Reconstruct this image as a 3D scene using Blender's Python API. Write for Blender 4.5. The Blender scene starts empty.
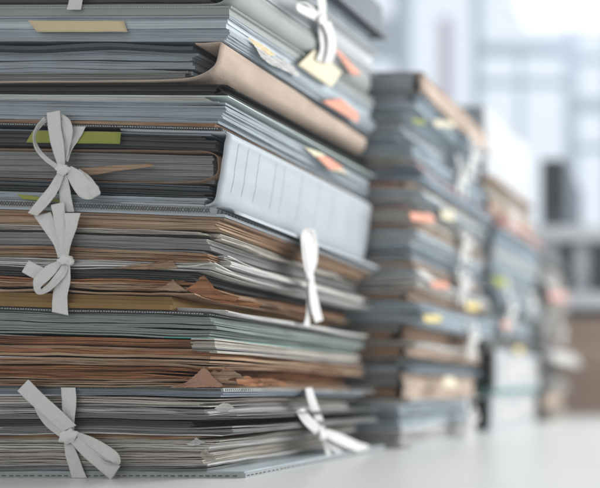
import bpy, math, random
from mathutils import Vector, noise, Matrix
R = random.Random(7)

# ------------------------------------------------------------------ camera, world, lamps
scene = bpy.context.scene
COL = scene.collection
CAMZ = 0.090
F = 690.0                                   # focal length in photo pixels
cam_d = bpy.data.cameras.new("camera")
cam_d.sensor_width = 36.0
cam_d.lens = 36.0 * F / 600.0
cam_d.shift_x = -(690 - 300) / 600.0
cam_d.shift_y = (388 - 244) / 600.0
cam_d.clip_start = 0.01
cam_d.clip_end = 100
cam_d.dof.use_dof = True
cam_d.dof.focus_distance = 0.697
cam_d.dof.aperture_fstop = 1.5
cam = bpy.data.objects.new("camera", cam_d)
cam.location = (0, 0, CAMZ)
cam.rotation_euler = (math.radians(90), 0, 0)
COL.objects.link(cam)
scene.camera = cam

world = bpy.data.worlds.new("World")
scene.world = world
world.use_nodes = True
bg = world.node_tree.nodes["Background"]
bg.inputs[0].default_value = (1.0, 0.99, 0.975, 1)
bg.inputs[1].default_value = 0.60


def area(name, loc, target, size, size_y, power, color):
    d = bpy.data.lights.new(name, 'AREA')
    d.shape = 'RECTANGLE'
    d.size = size
    d.size_y = size_y
    d.energy = power
    d.color = color
    o = bpy.data.objects.new(name, d)
    o.location = loc
    v = Vector(target) - Vector(loc)
    o.rotation_euler = v.to_track_quat('-Z', 'Y').to_euler()
    COL.objects.link(o)
    return o


area("window_light", (1.5, 2.1, 1.15), (-0.45, 1.0, 0.25), 1.9, 1.5, 66, (1.0, 0.995, 0.985))
area("back_window_light", (-0.3, 3.4, 1.9), (-0.5, 0.9, 0.0), 1.8, 1.0, 30, (0.94, 0.97, 1.0))

scene.view_settings.view_transform = 'Standard'
scene.view_settings.look = 'None'
scene.view_settings.exposure = 0.0
scene.view_settings.gamma = 1.0

# ------------------------------------------------------------------ materials


def new_mat(name):
    m = bpy.data.materials.new(name)
    m.use_nodes = True
    nt = m.node_tree
    return m, nt, nt.nodes["Principled BSDF"]


def lnk(nt, a, b):
    nt.links.new(a, b)


def paper(name, col, streak=0.25, rough=0.75, zs=650.0, var=0.10, bump=0.25, stain=None, seed=0.0, crease=0.0):
    """paper or board: page-edge streaks that follow the sheets, blotchy ageing, fine fibre bump"""
    m, nt, p = new_mat(name)
    tc = nt.nodes.new('ShaderNodeTexCoord')
    mp = nt.nodes.new('ShaderNodeMapping')
    mp.inputs['Scale'].default_value = (5, 5, zs)
    mp.inputs['Location'].default_value = (seed, seed * 2, seed * 3)
    nd = nt.nodes.new('ShaderNodeTexNoise')
    nd.inputs['Scale'].default_value = 9.0
    nd.inputs['Detail'].default_value = 2.0
    lnk(nt, tc.outputs['Object'], nd.inputs['Vector'])
    vs_ = nt.nodes.new('ShaderNodeVectorMath')
    vs_.operation = 'MULTIPLY'
    vs_.inputs[1].default_value = (0, 0, 0.007)
    lnk(nt, nd.outputs['Fac'], vs_.inputs[0])
    va_ = nt.nodes.new('ShaderNodeVectorMath')
    va_.operation = 'ADD'
    lnk(nt, tc.outputs['Object'], va_.inputs[0])
    lnk(nt, vs_.outputs[0], va_.inputs[1])
    lnk(nt, va_.outputs[0], mp.inputs['Vector'])
    n1 = nt.nodes.new('ShaderNodeTexNoise')
    n1.inputs['Scale'].default_value = 1.0
    n1.inputs['Detail'].default_value = 4.0
    n1.inputs['Roughness'].default_value = 0.65
    lnk(nt, mp.outputs[0], n1.inputs['Vector'])
    r1 = nt.nodes.new('ShaderNodeMapRange')
    r1.inputs['From Min'].default_value = 0.3
    r1.inputs['From Max'].default_value = 0.7
    r1.inputs['To Min'].default_value = 1.0 - streak  # dark streaks also paint in shade of the gaps between sheets
    r1.inputs['To Max'].default_value = 1.0 + streak * 0.35
    lnk(nt, n1.outputs['Fac'], r1.inputs['Value'])
    n2 = nt.nodes.new('ShaderNodeTexNoise')
    n2.inputs['Scale'].default_value = 28.0
    n2.inputs['Detail'].default_value = 5.0
    lnk(nt, tc.outputs['Object'], n2.inputs['Vector'])
    r2 = nt.nodes.new('ShaderNodeMapRange')
    r2.inputs['From Min'].default_value = 0.3
    r2.inputs['From Max'].default_value = 0.7
    r2.inputs['To Min'].default_value = 1.0 - var
    r2.inputs['To Max'].default_value = 1.0 + var
    lnk(nt, n2.outputs['Fac'], r2.inputs['Value'])
    mu = nt.nodes.new('ShaderNodeMath')
    mu.operation = 'MULTIPLY'
    lnk(nt, r1.outputs[0], mu.inputs[0])
    lnk(nt, r2.outputs[0], mu.inputs[1])
    vm = nt.nodes.new('ShaderNodeVectorMath')
    vm.operation = 'SCALE'
    if stain:
        mx = nt.nodes.new('ShaderNodeMix')
        mx.data_type = 'RGBA'
        mx.inputs[6].default_value = (*col, 1)
        mx.inputs[7].default_value = (*stain, 1)
        n3 = nt.nodes.new('ShaderNodeTexNoise')
        mp3 = nt.nodes.new('ShaderNodeMapping')
        mp3.inputs['Scale'].default_value = (9, 9, 160)
        mp3.inputs['Location'].default_value = (seed + 5, 0, 0)
        lnk(nt, tc.outputs['Object'], mp3.inputs['Vector'])
        lnk(nt, mp3.outputs[0], n3.inputs['Vector'])
        n3.inputs['Scale'].default_value = 1.0
        n3.inputs['Detail'].default_value = 3.0
        r3 = nt.nodes.new('ShaderNodeMapRange')
        r3.inputs['From Min'].default_value = 0.45
        r3.inputs['From Max'].default_value = 0.6
        lnk(nt, n3.outputs['Fac'], r3.inputs['Value'])
        lnk(nt, r3.outputs[0], mx.inputs[0])
        lnk(nt, mx.outputs[2], vm.inputs[0])
    else:
        vm.inputs[0].default_value = col
    lnk(nt, mu.outputs[0], vm.inputs['Scale'])
    lnk(nt, vm.outputs[0], p.inputs['Base Color'])
    p.inputs['Roughness'].default_value = rough
    p.inputs['Specular IOR Level'].default_value = 0.35
    b = nt.nodes.new('ShaderNodeBump')
    b.inputs['Strength'].default_value = bump
    b.inputs['Distance'].default_value = 0.0006
    lnk(nt, n1.outputs['Fac'], b.inputs['Height'])
    n4 = nt.nodes.new('ShaderNodeTexNoise')
    n4.inputs['Scale'].default_value = 900.0
    lnk(nt, tc.outputs['Object'], n4.inputs['Vector'])
    b2 = nt.nodes.new('ShaderNodeBump')
    b2.inputs['Strength'].default_value = 0.12
    b2.inputs['Distance'].default_value = 0.0003
    lnk(nt, n4.outputs['Fac'], b2.inputs['Height'])
    lnk(nt, b.outputs[0], b2.inputs['Normal'])
    last = b2
    if crease:
        n5 = nt.nodes.new('ShaderNodeTexNoise')
        n5.inputs['Scale'].default_value = 17.0
        n5.inputs['Detail'].default_value = 3.0
        n5.inputs['Distortion'].default_value = 1.2
        lnk(nt, tc.outputs['Object'], n5.inputs['Vector'])
        b3 = nt.nodes.new('ShaderNodeBump')
        b3.inputs['Strength'].default_value = crease
        b3.inputs['Distance'].default_value = 0.004
        lnk(nt, n5.outputs['Fac'], b3.inputs['Height'])
        lnk(nt, b2.outputs[0], b3.inputs['Normal'])
        last = b3
    lnk(nt, last.outputs[0], p.inputs['Normal'])
    return m


def cloth(name, col, scale=1500.0, rough=0.9, sss=0.0):
    m, nt, p = new_mat(name)
    tc = nt.nodes.new('ShaderNodeTexCoord')
    w1 = nt.nodes.new('ShaderNodeTexWave')
    w1.inputs['Scale'].default_value = scale / 6.28
    w1.inputs['Distortion'].default_value = 1.5
    w1.bands_direction = 'DIAGONAL'
    lnk(nt, tc.outputs['Object'], w1.inputs['Vector'])
    n = nt.nodes.new('ShaderNodeTexNoise')
    n.inputs['Scale'].default_value = 120
    n.inputs['Detail'].default_value = 6
    lnk(nt, tc.outputs['Object'], n.inputs['Vector'])
    ad = nt.nodes.new('ShaderNodeMath')
    ad.operation = 'ADD'
    lnk(nt, w1.outputs['Fac'], ad.inputs[0])
    lnk(nt, n.outputs['Fac'], ad.inputs[1])
    b = nt.nodes.new('ShaderNodeBump')
    b.inputs['Strength'].default_value = 0.35
    b.inputs['Distance'].default_value = 0.0004
    lnk(nt, ad.outputs[0], b.inputs['Height'])
    lnk(nt, b.outputs[0], p.inputs['Normal'])
    r = nt.nodes.new('ShaderNodeMapRange')
    r.inputs['To Min'].default_value = 0.88
    r.inputs['To Max'].default_value = 1.08
    lnk(nt, n.outputs['Fac'], r.inputs['Value'])
    vm = nt.nodes.new('ShaderNodeVectorMath')
    vm.operation = 'SCALE'
    vm.inputs[0].default_value = col
    lnk(nt, r.outputs[0], vm.inputs['Scale'])
    lnk(nt, vm.outputs[0], p.inputs['Base Color'])
    p.inputs['Roughness'].default_value = rough
    p.inputs['Specular IOR Level'].default_value = 0.2
    return m


def plain(name, col, rough=0.5, metal=0.0, emit=None, strength=1.0, nscale=15.0, var=0.06):
    m, nt, p = new_mat(name)
    tc = nt.nodes.new('ShaderNodeTexCoord')
    n = nt.nodes.new('ShaderNodeTexNoise')
    n.inputs['Scale'].default_value = nscale
    n.inputs['Detail'].default_value = 5
    lnk(nt, tc.outputs['Object'], n.inputs['Vector'])
    r = nt.nodes.new('ShaderNodeMapRange')
    r.inputs['To Min'].default_value = 1 - var
    r.inputs['To Max'].default_value = 1 + var
    lnk(nt, n.outputs['Fac'], r.inputs['Value'])
    vm = nt.nodes.new('ShaderNodeVectorMath')
    vm.operation = 'SCALE'
    vm.inputs[0].default_value = col
    lnk(nt, r.outputs[0], vm.inputs['Scale'])
    lnk(nt, vm.outputs[0], p.inputs['Base Color'])
    p.inputs['Roughness'].default_value = rough
    p.inputs['Metallic'].default_value = metal
    if emit:
        p.inputs['Emission Color'].default_value = (*emit, 1)
        p.inputs['Emission Strength'].default_value = strength
    return m


MT = {
    'blue': paper('blue_grey_paper', (0.36, 0.42, 0.47), 0.40, 0.55, seed=1),
    'blue2': paper('cool_grey_paper', (0.24, 0.285, 0.34), 0.45, 0.5, seed=2),
    'ice': paper('pale_blue_sleeve', (0.52, 0.60, 0.65), 0.30, 0.32, seed=3),
    'white': paper('white_paper', (0.68, 0.68, 0.66), 0.60, 0.7, seed=4),
    'white2': paper('off_white_paper', (0.56, 0.53, 0.47), 0.62, 0.8, seed=5),
    'grey': paper('grey_paper', (0.26, 0.27, 0.265), 0.60, 0.75, seed=6),
    'dgrey': paper('dark_grey_paper', (0.065, 0.07, 0.07), 0.35, 0.7, seed=7),
    'green': paper('green_grey_paper', (0.28, 0.33, 0.31), 0.50, 0.7, seed=8),
    'teal': paper('teal_card', (0.04, 0.42, 0.38), 0.1, 0.6, seed=9),
    'old': paper('aged_brown_paper', (0.44, 0.205, 0.10), 0.6, 0.85, seed=10, stain=(0.22, 0.105, 0.055), bump=0.5),
    'old2': paper('aged_tan_paper', (0.46, 0.33, 0.225), 0.55, 0.85, seed=11, stain=(0.34, 0.20, 0.12), bump=0.4),
    'kraft': paper('kraft_board', (0.56, 0.45, 0.37), 0.12, 0.75, zs=40, var=0.10, crease=0.5, seed=12),
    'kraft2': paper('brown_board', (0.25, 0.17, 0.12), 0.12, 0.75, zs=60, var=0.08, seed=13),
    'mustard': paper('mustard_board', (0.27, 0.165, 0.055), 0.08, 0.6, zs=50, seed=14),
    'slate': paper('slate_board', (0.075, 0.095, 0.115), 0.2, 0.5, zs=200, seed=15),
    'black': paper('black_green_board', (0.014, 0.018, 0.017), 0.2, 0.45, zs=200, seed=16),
    'gboard': paper('grey_green_board', (0.32, 0.35, 0.345), 0.06, 0.55, zs=50, var=0.05, seed=17),
    'gboard2': paper('pale_grey_board', (0.50, 0.53, 0.55), 0.06, 0.55, zs=50, var=0.05, seed=18),
    'spine': paper('white_blue_board', (0.46, 0.51, 0.55), 0.03, 0.5, zs=10, var=0.04, bump=0.05, crease=0.22, seed=19),
    'wboard': paper('white_board', (0.50, 0.52, 0.545), 0.04, 0.6, zs=50, var=0.03, seed=20),
    'mint': paper('mint_card', (0.62, 0.71, 0.69), 0.1, 0.6, zs=100, seed=21),
    'red': paper('red_card', (0.30, 0.09, 0.07), 0.1, 0.6, zs=100, seed=22),
    'pink': paper('pink_card', (0.72, 0.45, 0.42), 0.15, 0.6, seed=23),
    'edge': cloth('cloth_binding', (0.40, 0.42, 0.43), 2200),
    'edged': cloth('dark_cloth_binding', (0.06, 0.065, 0.07), 2200),
    'thread': cloth('white_thread', (0.48, 0.49, 0.48), 3000),
    'threadd': cloth('grey_thread', (0.13, 0.135, 0.14), 3000),
    'slateb': paper('glare_paled_slate_board', (0.33, 0.41, 0.48), 0.3, 0.5, zs=200, seed=35),  # slate paled to imitate veiling glare over the back stacks
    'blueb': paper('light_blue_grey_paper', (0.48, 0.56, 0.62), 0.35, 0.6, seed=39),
    'dgreyb': paper('glare_paled_grey_paper', (0.42, 0.46, 0.50), 0.35, 0.7, seed=37),  # dark grey paled, veiling glare put into the colour
    'ink2': plain('faint_grey_ink', (0.40, 0.44, 0.48), 0.6),
    'ink': plain('grey_ink', (0.36, 0.40, 0.44), 0.6),
    'beige': paper('beige_sticky_note', (0.70, 0.59, 0.38), 0.04, 0.8, zs=20, var=0.04, seed=24),
    'cream': paper('cream_sticky_note', (0.78, 0.72, 0.54), 0.04, 0.8, zs=20, var=0.04, seed=25),
    'lime': paper('lime_sticky_note', (0.30, 0.33, 0.07), 0.04, 0.8, zs=20, var=0.05, seed=26),
    'orange': paper('orange_sticky_note', (0.78, 0.38, 0.28), 0.04, 0.8, zs=20, var=0.05, seed=27),
    'yellow': paper('yellow_sticky_note', (0.80, 0.66, 0.28), 0.04, 0.8, zs=20, var=0.05, seed=28),
    'peach': paper('torn_peach_paper', (0.44, 0.26, 0.185), 0.1, 0.85, seed=29),
}

def ribbon_mat():
    m, nt, p = new_mat('woven_cotton_tape')
    uv = nt.nodes.new('ShaderNodeUVMap')
    uv.uv_map = 'weave'
    sx = nt.nodes.new('ShaderNodeSeparateXYZ')
    lnk(nt, uv.outputs[0], sx.inputs[0])

    def wave(sock, f):
        a = nt.nodes.new('ShaderNodeMath')
        a.operation = 'MULTIPLY'
        a.inputs[1].default_value = f
        lnk(nt, sock, a.inputs[0])
        b = nt.nodes.new('ShaderNodeMath')
        b.operation = 'SINE'
        lnk(nt, a.outputs[0], b.inputs[0])
        return b.outputs[0]
    a = wave(sx.outputs[0], 6.2832 * 15)
    b = wave(sx.outputs[1], 6.2832 * 9)
    bh = nt.nodes.new('ShaderNodeMath')
    bh.operation = 'MULTIPLY'
    bh.inputs[1].default_value = 0.45
    lnk(nt, b, bh.inputs[0])
    b = bh.outputs[0]
    ad = nt.nodes.new('ShaderNodeMath')
    ad.operation = 'ADD'
    lnk(nt, a, ad.inputs[0])
    lnk(nt, b, ad.inputs[1])
    tc = nt.nodes.new('ShaderNodeTexCoord')
    n = nt.nodes.new('ShaderNodeTexNoise')
    n.inputs['Scale'].default_value = 260
    n.inputs['Detail'].default_value = 6
    lnk(nt, tc.outputs['Object'], n.inputs['Vector'])
    n2 = nt.nodes.new('ShaderNodeTexNoise')
    n2.inputs['Scale'].default_value = 55
    n2.inputs['Detail'].default_value = 4
    lnk(nt, tc.outputs['Object'], n2.inputs['Vector'])
    m2 = nt.nodes.new('ShaderNodeMath')
    m2.operation = 'MULTIPLY_ADD'
    m2.inputs[1].default_value = 2.2
    lnk(nt, n.outputs['Fac'], m2.inputs[0])
    lnk(nt, ad.outputs[0], m2.inputs[2])
    bp = nt.nodes.new('ShaderNodeBump')
    bp.inputs['Strength'].default_value = 0.55
    bp.inputs['Distance'].default_value = 0.00022
    lnk(nt, m2.outputs[0], bp.inputs['Height'])
    b2 = nt.nodes.new('ShaderNodeBump')
    b2.inputs['Strength'].default_value = 0.7
    b2.inputs['Distance'].default_value = 0.0022
    lnk(nt, n2.outputs['Fac'], b2.inputs['Height'])
    lnk(nt, bp.outputs[0], b2.inputs['Normal'])
    lnk(nt, b2.outputs[0], p.inputs['Normal'])
    r = nt.nodes.new('ShaderNodeMapRange')
    r.inputs['From Min'].default_value = -1.2
    r.inputs['From Max'].default_value = 3.2
    r.inputs['To Min'].default_value = 0.80
    r.inputs['To Max'].default_value = 1.05
    lnk(nt, m2.outputs[0], r.inputs['Value'])
    vm = nt.nodes.new('ShaderNodeVectorMath')
    vm.operation = 'SCALE'
    vm.inputs[0].default_value = (0.86, 0.86, 0.845)
    lnk(nt, r.outputs[0], vm.inputs['Scale'])
    lnk(nt, vm.outputs[0], p.inputs['Base Color'])
    p.inputs['Roughness'].default_value = 0.95
    p.inputs['Specular IOR Level'].default_value = 0.1
    return m


MT['ribbon'] = ribbon_mat()

# ------------------------------------------------------------------ builders


class MB:
    """collects geometry in world coordinates, links it as one mesh object"""

    def __init__(s):
        s.v = []
        s.f = []
        s.m = []
        s.uv = {}

    def add(s, vs, fs, mi=0):
        o = len(s.v)
        s.v += vs
        s.f += [tuple(i + o for i in f) for f in fs]
        s.m += [mi] * len(fs)

    def box(s, x0, x1, y0, y1, z0, z1, mi=0, nx=1, ny=1):
        s.slab([(x0, x1, y0, y1)] * 1, lambda x, y: z0, lambda x, y: z1, nx, ny, mi)

    def slab(s, ext, zb, zt, nx, ny, mi=0, edge=None):
        x0, x1, y0, y1 = ext[0]
        vs = []
        for k, zf in enumerate((zb, zt)):
            for j in range(ny + 1):
                for i in range(nx + 1):
                    x = x0 + (x1 - x0) * i / nx
                    y = y0 + (y1 - y0) * j / ny
                    if edge:
                        dx, dy = edge(i / nx, j / ny, x, y)
                        x += dx
                        y += dy
                    vs.append((x, y, zf(x, y)))
        w = nx + 1
        n = w * (ny + 1)
        fs = []
        for j in range(ny):
            for i in range(nx):
                a = j * w + i
                fs.append((a, a + w, a + w + 1, a + 1))
                fs.append((n + a, n + a + 1, n + a + w + 1, n + a + w))
        for i in range(nx):
            fs.append((i, i + 1, n + i + 1, n + i))
            a = ny * w + i
            fs.append((a + 1, a, n + a, n + a + 1))
        for j in range(ny):
            a = j * w
            fs.append((a + w, a, n + a, n + a + w))
            a = j * w + nx
            fs.append((a, a + w, n + a + w, n + a))
        s.add(vs, fs, mi)

    def extr(s, prof, y0, y1, ny=12, mi=0, jit=None):
        """closed XZ profile extruded along Y; jit(x,z,y)->(x,z)"""
        vs = []
        n = len(prof)
        for j in range(ny + 1):
            y = y0 + (y1 - y0) * j / ny
            for (x, z) in prof:
                if jit:
                    x2, z2 = jit(x, z, y)
                else:
                    x2, z2 = x, z
                vs.append((x2, y, z2))
        fs = []
        for j in range(ny):
            for i in range(n):
                a = j * n + i
                b = j * n + (i + 1) % n
                fs.append((a, b, b + n, a + n))
        h = n // 2
        for k in range(h - 1):          # the profile is an offset line: bridge its two sides
            for (o, fl) in ((0, True), (ny * n, False)):
                q = (o + k, o + k + 1, o + n - 2 - k, o + n - 1 - k)
                fs.append(q[::-1] if fl else q)
        s.add(vs, fs, mi)

    def build(s, name, mats, parent=None, warp=None, smooth=False, base=None):
        if not isinstance(mats, (list, tuple)):
            mats = [mats]
        vs = s.v
        if warp:
            vs = [warp(*p) for p in vs]
        if parent is not None:
            b = Vector(parent.get('_b', (0, 0, 0)))
        else:
            b = Vector(base) if base else Vector((0, 0, 0))
        me = bpy.data.meshes.new(name)
        me.from_pydata([(p[0] - b.x, p[1] - b.y, p[2] - b.z) for p in vs], [], s.f)
        for m in mats:
            me.materials.append(MT[m] if isinstance(m, str) else m)
        me.polygons.foreach_set('material_index', s.m)
        if smooth:
            me.polygons.foreach_set('use_smooth', [True] * len(s.f))
        me.update()
        if s.uv:
            ul = me.uv_layers.new(name='weave')
            for lp in me.loops:
                ul.data[lp.index].uv = s.uv.get(lp.vertex_index, (0.5, 0.5))
        o = bpy.data.objects.new(name, me)
        COL.objects.link(o)
        if parent is not None:
            o.parent = parent
            if parent.type == 'MESH':
                o.location = (0, 0, 0)
            o['_b'] = tuple(b)
        else:
            o.location = b
            o['_b'] = tuple(b)
        return o


def thing(name, label, cat, base, group=None):
    o = bpy.data.objects.new(name, None)
    o.empty_display_size = 0.02
    COL.objects.link(o)
    o.location = base
    o['_b'] = tuple(base)
    o['label'] = label
    o['category'] = cat
    if group:
        o['group'] = group
    return o


def struct(o):
    o['kind'] = 'structure'
    return o


def pw(s, table):
    if s <= table[0][0]:
        return table[0][1] + (s - table[0][0])
    for (a, b), (c, d) in zip(table, table[1:]):
        if s <= c:
            return b + (d - b) * (s - a) / (c - a)
    return table[-1][1] + (s - table[-1][0])


class Stack:
    def __init__(st, xl, xr, yf, yb, left, back, mess=1.0, calm=None):
        st.mess, st.calm = mess, calm
        st.xl, st.xr, st.yf, st.yb = xl, xr, yf, yb
        st.left = left
        st.back = back

    def warp(st, x, y, z):
        s = z * 1000
        u = min(1.2, max(-0.2, (x - st.xl) / (st.xr - st.xl)))
        v = (y - st.yf) / (st.yb - st.yf)
        zz = s + (pw(s, st.left) - s) * (1 - u) + (pw(s, st.back) - s) * v
        m = st.mess * min(1, s / 40)
        if st.calm and s > st.calm:
            m *= max(0.15, 1 - (s - st.calm) / 12)
        zz += m * (1.5 * noise.noise(Vector((x * 6, y * 7, s * 0.012 + st.xl * 9))) + 0.8 * noise.noise(Vector((x * 22, y * 18, s * 0.05))))
        x += m * 0.0045 * noise.noise(Vector((y * 6, s * 0.09, 3.1))) * max(0, u) + m * 0.002 * noise.noise(Vector((y * 25, s * 0.2, 7.7))) * max(0, u)
        y += m * 0.0022 * noise.noise(Vector((x * 6, s * 0.11, 9.1)))
        return (x, y, zz / 1000)


def bundle(st, parent, name, mats, z0, z1, xr, thick=(0.5, 1.5), gap=0.25, jx=1.5, jy=1.0, wave=0.5,
           curl=0.0, rag=0.0, back=0.0, yfo=0.0, seed=1, weights=None, label=None, nx=22, ny=14, jb=None, fold=0.0,
           xs=0.0, width=0.235):
    """a pile of loose sheets, z in mm (nominal), xr in metres: every sheet is its own slab"""
    r = random.Random(seed * 131 + 5)
    mb = MB()
    hs = []
    tot = 0
    H = z1 - z0
    while tot < H:
        t = r.uniform(*thick)
        g = gap * r.random() ** 2 * (4 if r.random() < 0.12 else 1)
        hs.append((t, g))
        tot += t + g
    k = H / tot
    z = z0
    n = len(mats)
    cur = 0
    xc = 0
    yc = 0
    for q, (t, g) in enumerate(hs):
        t *= k
        g *= k
        if r.random() < 0.24 or q == 0:
            cur = r.choices(range(n), weights=weights)[0]
            xc = r.gauss(0, jx * 1.1)
            yc = r.gauss(0, jy * 0.8)
            bc = r.gauss(0, jx * 1.6)
            gw = r.uniform(0.2, 1.9)
        X1 = xr + (xc + r.gauss(0, jx * 0.3)) / 1000 + xs * (z - z0) / max(H, 1) / 1000
        X0 = X1 - width - r.random() * 0.004
        Y0 = st.yf + yfo / 1000 + (yc + r.gauss(0, jy * 0.5)) / 1000
        Y1 = st.yb - 0.012 + back / 1000 + bc / 1000 + r.gauss(0, (jb if jb is not None else jx * 0.7)) / 1000
        sk = r.gauss(0, jx * 0.5) / 1000
        c = 0
        if curl and r.random() < 0.4:
            c = r.gauss(0.15, 0.6) * curl
        zz0, zz1 = z / 1000, (z + t) / 1000
        sd = seed * 7.3
        cr = r.uniform(0.02, 0.05)

        def wv(x, y, q=q, c=c, X1=X1, Y0=Y0, cr=cr, sd=sd, gw=gw):
            w = wave * noise.noise(Vector((x * 14 + sd, y * 11, q * 0.13))) * 1.6
            w += gw * wave * 0.35 * noise.noise(Vector((x * 45, y * 45, q * 1.3 + sd)))
            if c:
                d2 = (X1 - x) ** 2 + ((y - Y0) * 0.8) ** 2
                w += c * math.exp(-d2 / (cr * cr))
            return w / 1000

        def edge(u, v, x, y, q=q, sk=sk, sd=sd):
            dx = sk * (v - 0.5)
            dy = 0
            if rag:
                dx += rag / 1000 * noise.noise(Vector((y * 70, q * 0.9, sd))) * u
                dx += rag * 0.5 / 1000 * noise.noise(Vector((y * 240, q * 1.9, sd))) * u
                dy += rag / 1000 * 0.6 * noise.noise(Vector((x * 70, q * 0.9, sd + 4))) * (1 - v)
            else:
                dx += 0.5 / 1000 * noise.noise(Vector((y * 30, q * 0.4, sd))) * u
                dy += 0.4 / 1000 * noise.noise(Vector((x * 30, q * 0.4, sd + 4))) * (1 - v)
            return dx, dy
        mb.slab([(X0, X1, Y0, Y1)], lambda x, y: zz0 + wv(x, y), lambda x, y: zz1 + wv(x, y), nx, ny, cur, edge)
        z += t + g
    o = mb.build(name, mats, parent, st.warp)
    if label:
        o['label'] = label
    return o


def board(st, parent, name, mat, z0, z1, xr, width=0.25, back=0.0, front=0.0, wave=0.3, seed=3, stitch=None, label=None,
          edge_mat=None, pitch=4.0, sag=0.0):
    mb = MB()
    y0, y1 = st.yf - front / 1000, st.yb + back / 1000

    def wv(x, y):
        return wave / 1000 * noise.noise(Vector((x * 9 + seed, y * 9, seed)))
    mb.slab([(xr - width, xr, y0, y1)], lambda x, y: z0 / 1000 + wv(x, y), lambda x, y: z1 / 1000 + wv(x, y), 24, 16)
    o = mb.build(name, mat, parent, st.warp)
    if label:
        o['label'] = label
    if stitch:
        # cloth tape over the rim with zigzag / overlock stitches
        t = MB()
        e = 0.0005
        t.slab([(xr - width, xr + e, y0 - e, y0 + 0.006)], lambda x, y: z0 / 1000 + wv(x, y) - 0.0003,
               lambda x, y: z1 / 1000 + wv(x, y) + 0.0003, 24, 2)
        t.slab([(xr - 0.006, xr + e, y0 + 0.0061, y1)], lambda x, y: z0 / 1000 + wv(x, y) - 0.0003,
               lambda x, y: z1 / 1000 + wv(x, y) + 0.0003, 2, 16)
        to = t.build('edge_tape', edge_mat or 'edge', o, st.warp)
        s = MB()
        za, zb = (z0 + 0.35) / 1000, (z1 - 0.35) / 1000
        rr = random.Random(seed)

        def seg(p, q, wd=0.00028):
            p, q = Vector(p), Vector(q)
            d = (q - p).normalized()
            up = Vector((0, -1, 0)) if abs(p.y - q.y) < 1e-6 else Vector((1, 0, 0))
            sd_ = d.cross(up) * wd
            o_ = up * 0.00045
            vs = [p + sd_, p - sd_, q - sd_, q + sd_]
            vs2 = [v + o_ for v in vs]
            s.add([tuple(v) for v in vs + vs2], [(4, 5, 6, 7), (0, 1, 5, 4), (1, 2, 6, 5), (2, 3, 7, 6), (3, 0, 4, 7)])
        yy = y0 - e - 0.0001
        x = xr - width + 0.001
        p_ = pitch / 1000
        while x < xr - p_:
            w0, w1 = wv(x, y0), wv(x + p_, y0)
            j = rr.uniform(-.0002, .0002)
            if stitch == 'zigzag':
                seg((x, yy, za + w0), (x + p_ / 2 + j, yy, zb + w0))
                seg((x + p_ / 2 + j, yy, zb + w0), (x + p_, yy, za + w1))
                seg((x, yy - .0002, zb + w0), (x + p_ / 2 - j, yy - .0002, za + w0))
                seg((x + p_ / 2 - j, yy - .0002, za + w0), (x + p_, yy - .0002, zb + w1))
            else:
                seg((x, yy, (za + zb) / 2 + w0), (x + p_ * 0.55, yy, (za + zb) / 2 + w0 + j), 0.0005)
            x += p_ * rr.uniform(0.86, 1.16)
        xx = xr + e + 0.0001
        y = y0 + 0.002
        while y < y1 - p_:
            w0 = wv(xr, y)
            if stitch == 'zigzag':
                seg((xx, y, za + w0), (xx, y + p_ * .4, zb + w0))
            else:
                seg((xx, y, (za + zb) / 2 + w0), (xx, y + p_ * .5, (za + zb) / 2 + w0), 0.0005)
            y += p_ * rr.uniform(0.86, 1.16)
        s.build('stitching', 'threadd' if stitch == 'zigzag' or pitch == 7 else 'thread', to, st.warp)
    return o


def offset_profile(pts, t):
    """polyline -> closed profile of thickness t (offset to the left of travel)"""
    out = []
    n = len(pts)
    for i, p in enumerate(pts):
        a = pts[max(0, i - 1)]
        b = pts[min(n - 1, i + 1)]
        dx, dz = b[0] - a[0], b[1] - a[1]
        L = math.hypot(dx, dz) or 1
        out.append((p[0] - dz / L * t, p[1] + dx / L * t))
    return list(pts) + out[::-1]


def smooth_poly(pts, k=6):
    """catmull-rom through points of any dimension"""
    res = []
    n = len(pts)
    for i in range(n - 1):
        p0 = pts[max(0, i - 1)]
        p1 = pts[i]
        p2 = pts[i + 1]
        p3 = pts[min(n - 1, i + 2)]
        for j in range(k):
            t = j / k
            res.append(tuple(0.5 * ((2 * b) + (-a + c) * t + (2 * a - 5 * b + 4 * c - d) * t * t + (-a + 3 * b - 3 * c + d) * t ** 3)
                             for a, b, c, d in zip(p0, p1, p2, p3)))
    res.append(tuple(pts[-1]))
    return res


def P_front(px, py, off, Y=0.6882):
    Yd = Y - off / 1000
    return Vector(((px - 690) * Yd / F, Yd, CAMZ + (388 - py) * Yd / F))


def P_side(px, py, off, X=-0.462):
    Xd = X + off / 1000
    Yd = Xd * F / (px - 690)
    return Vector((Xd, Yd, CAMZ + (388 - py) * Yd / F))


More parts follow.
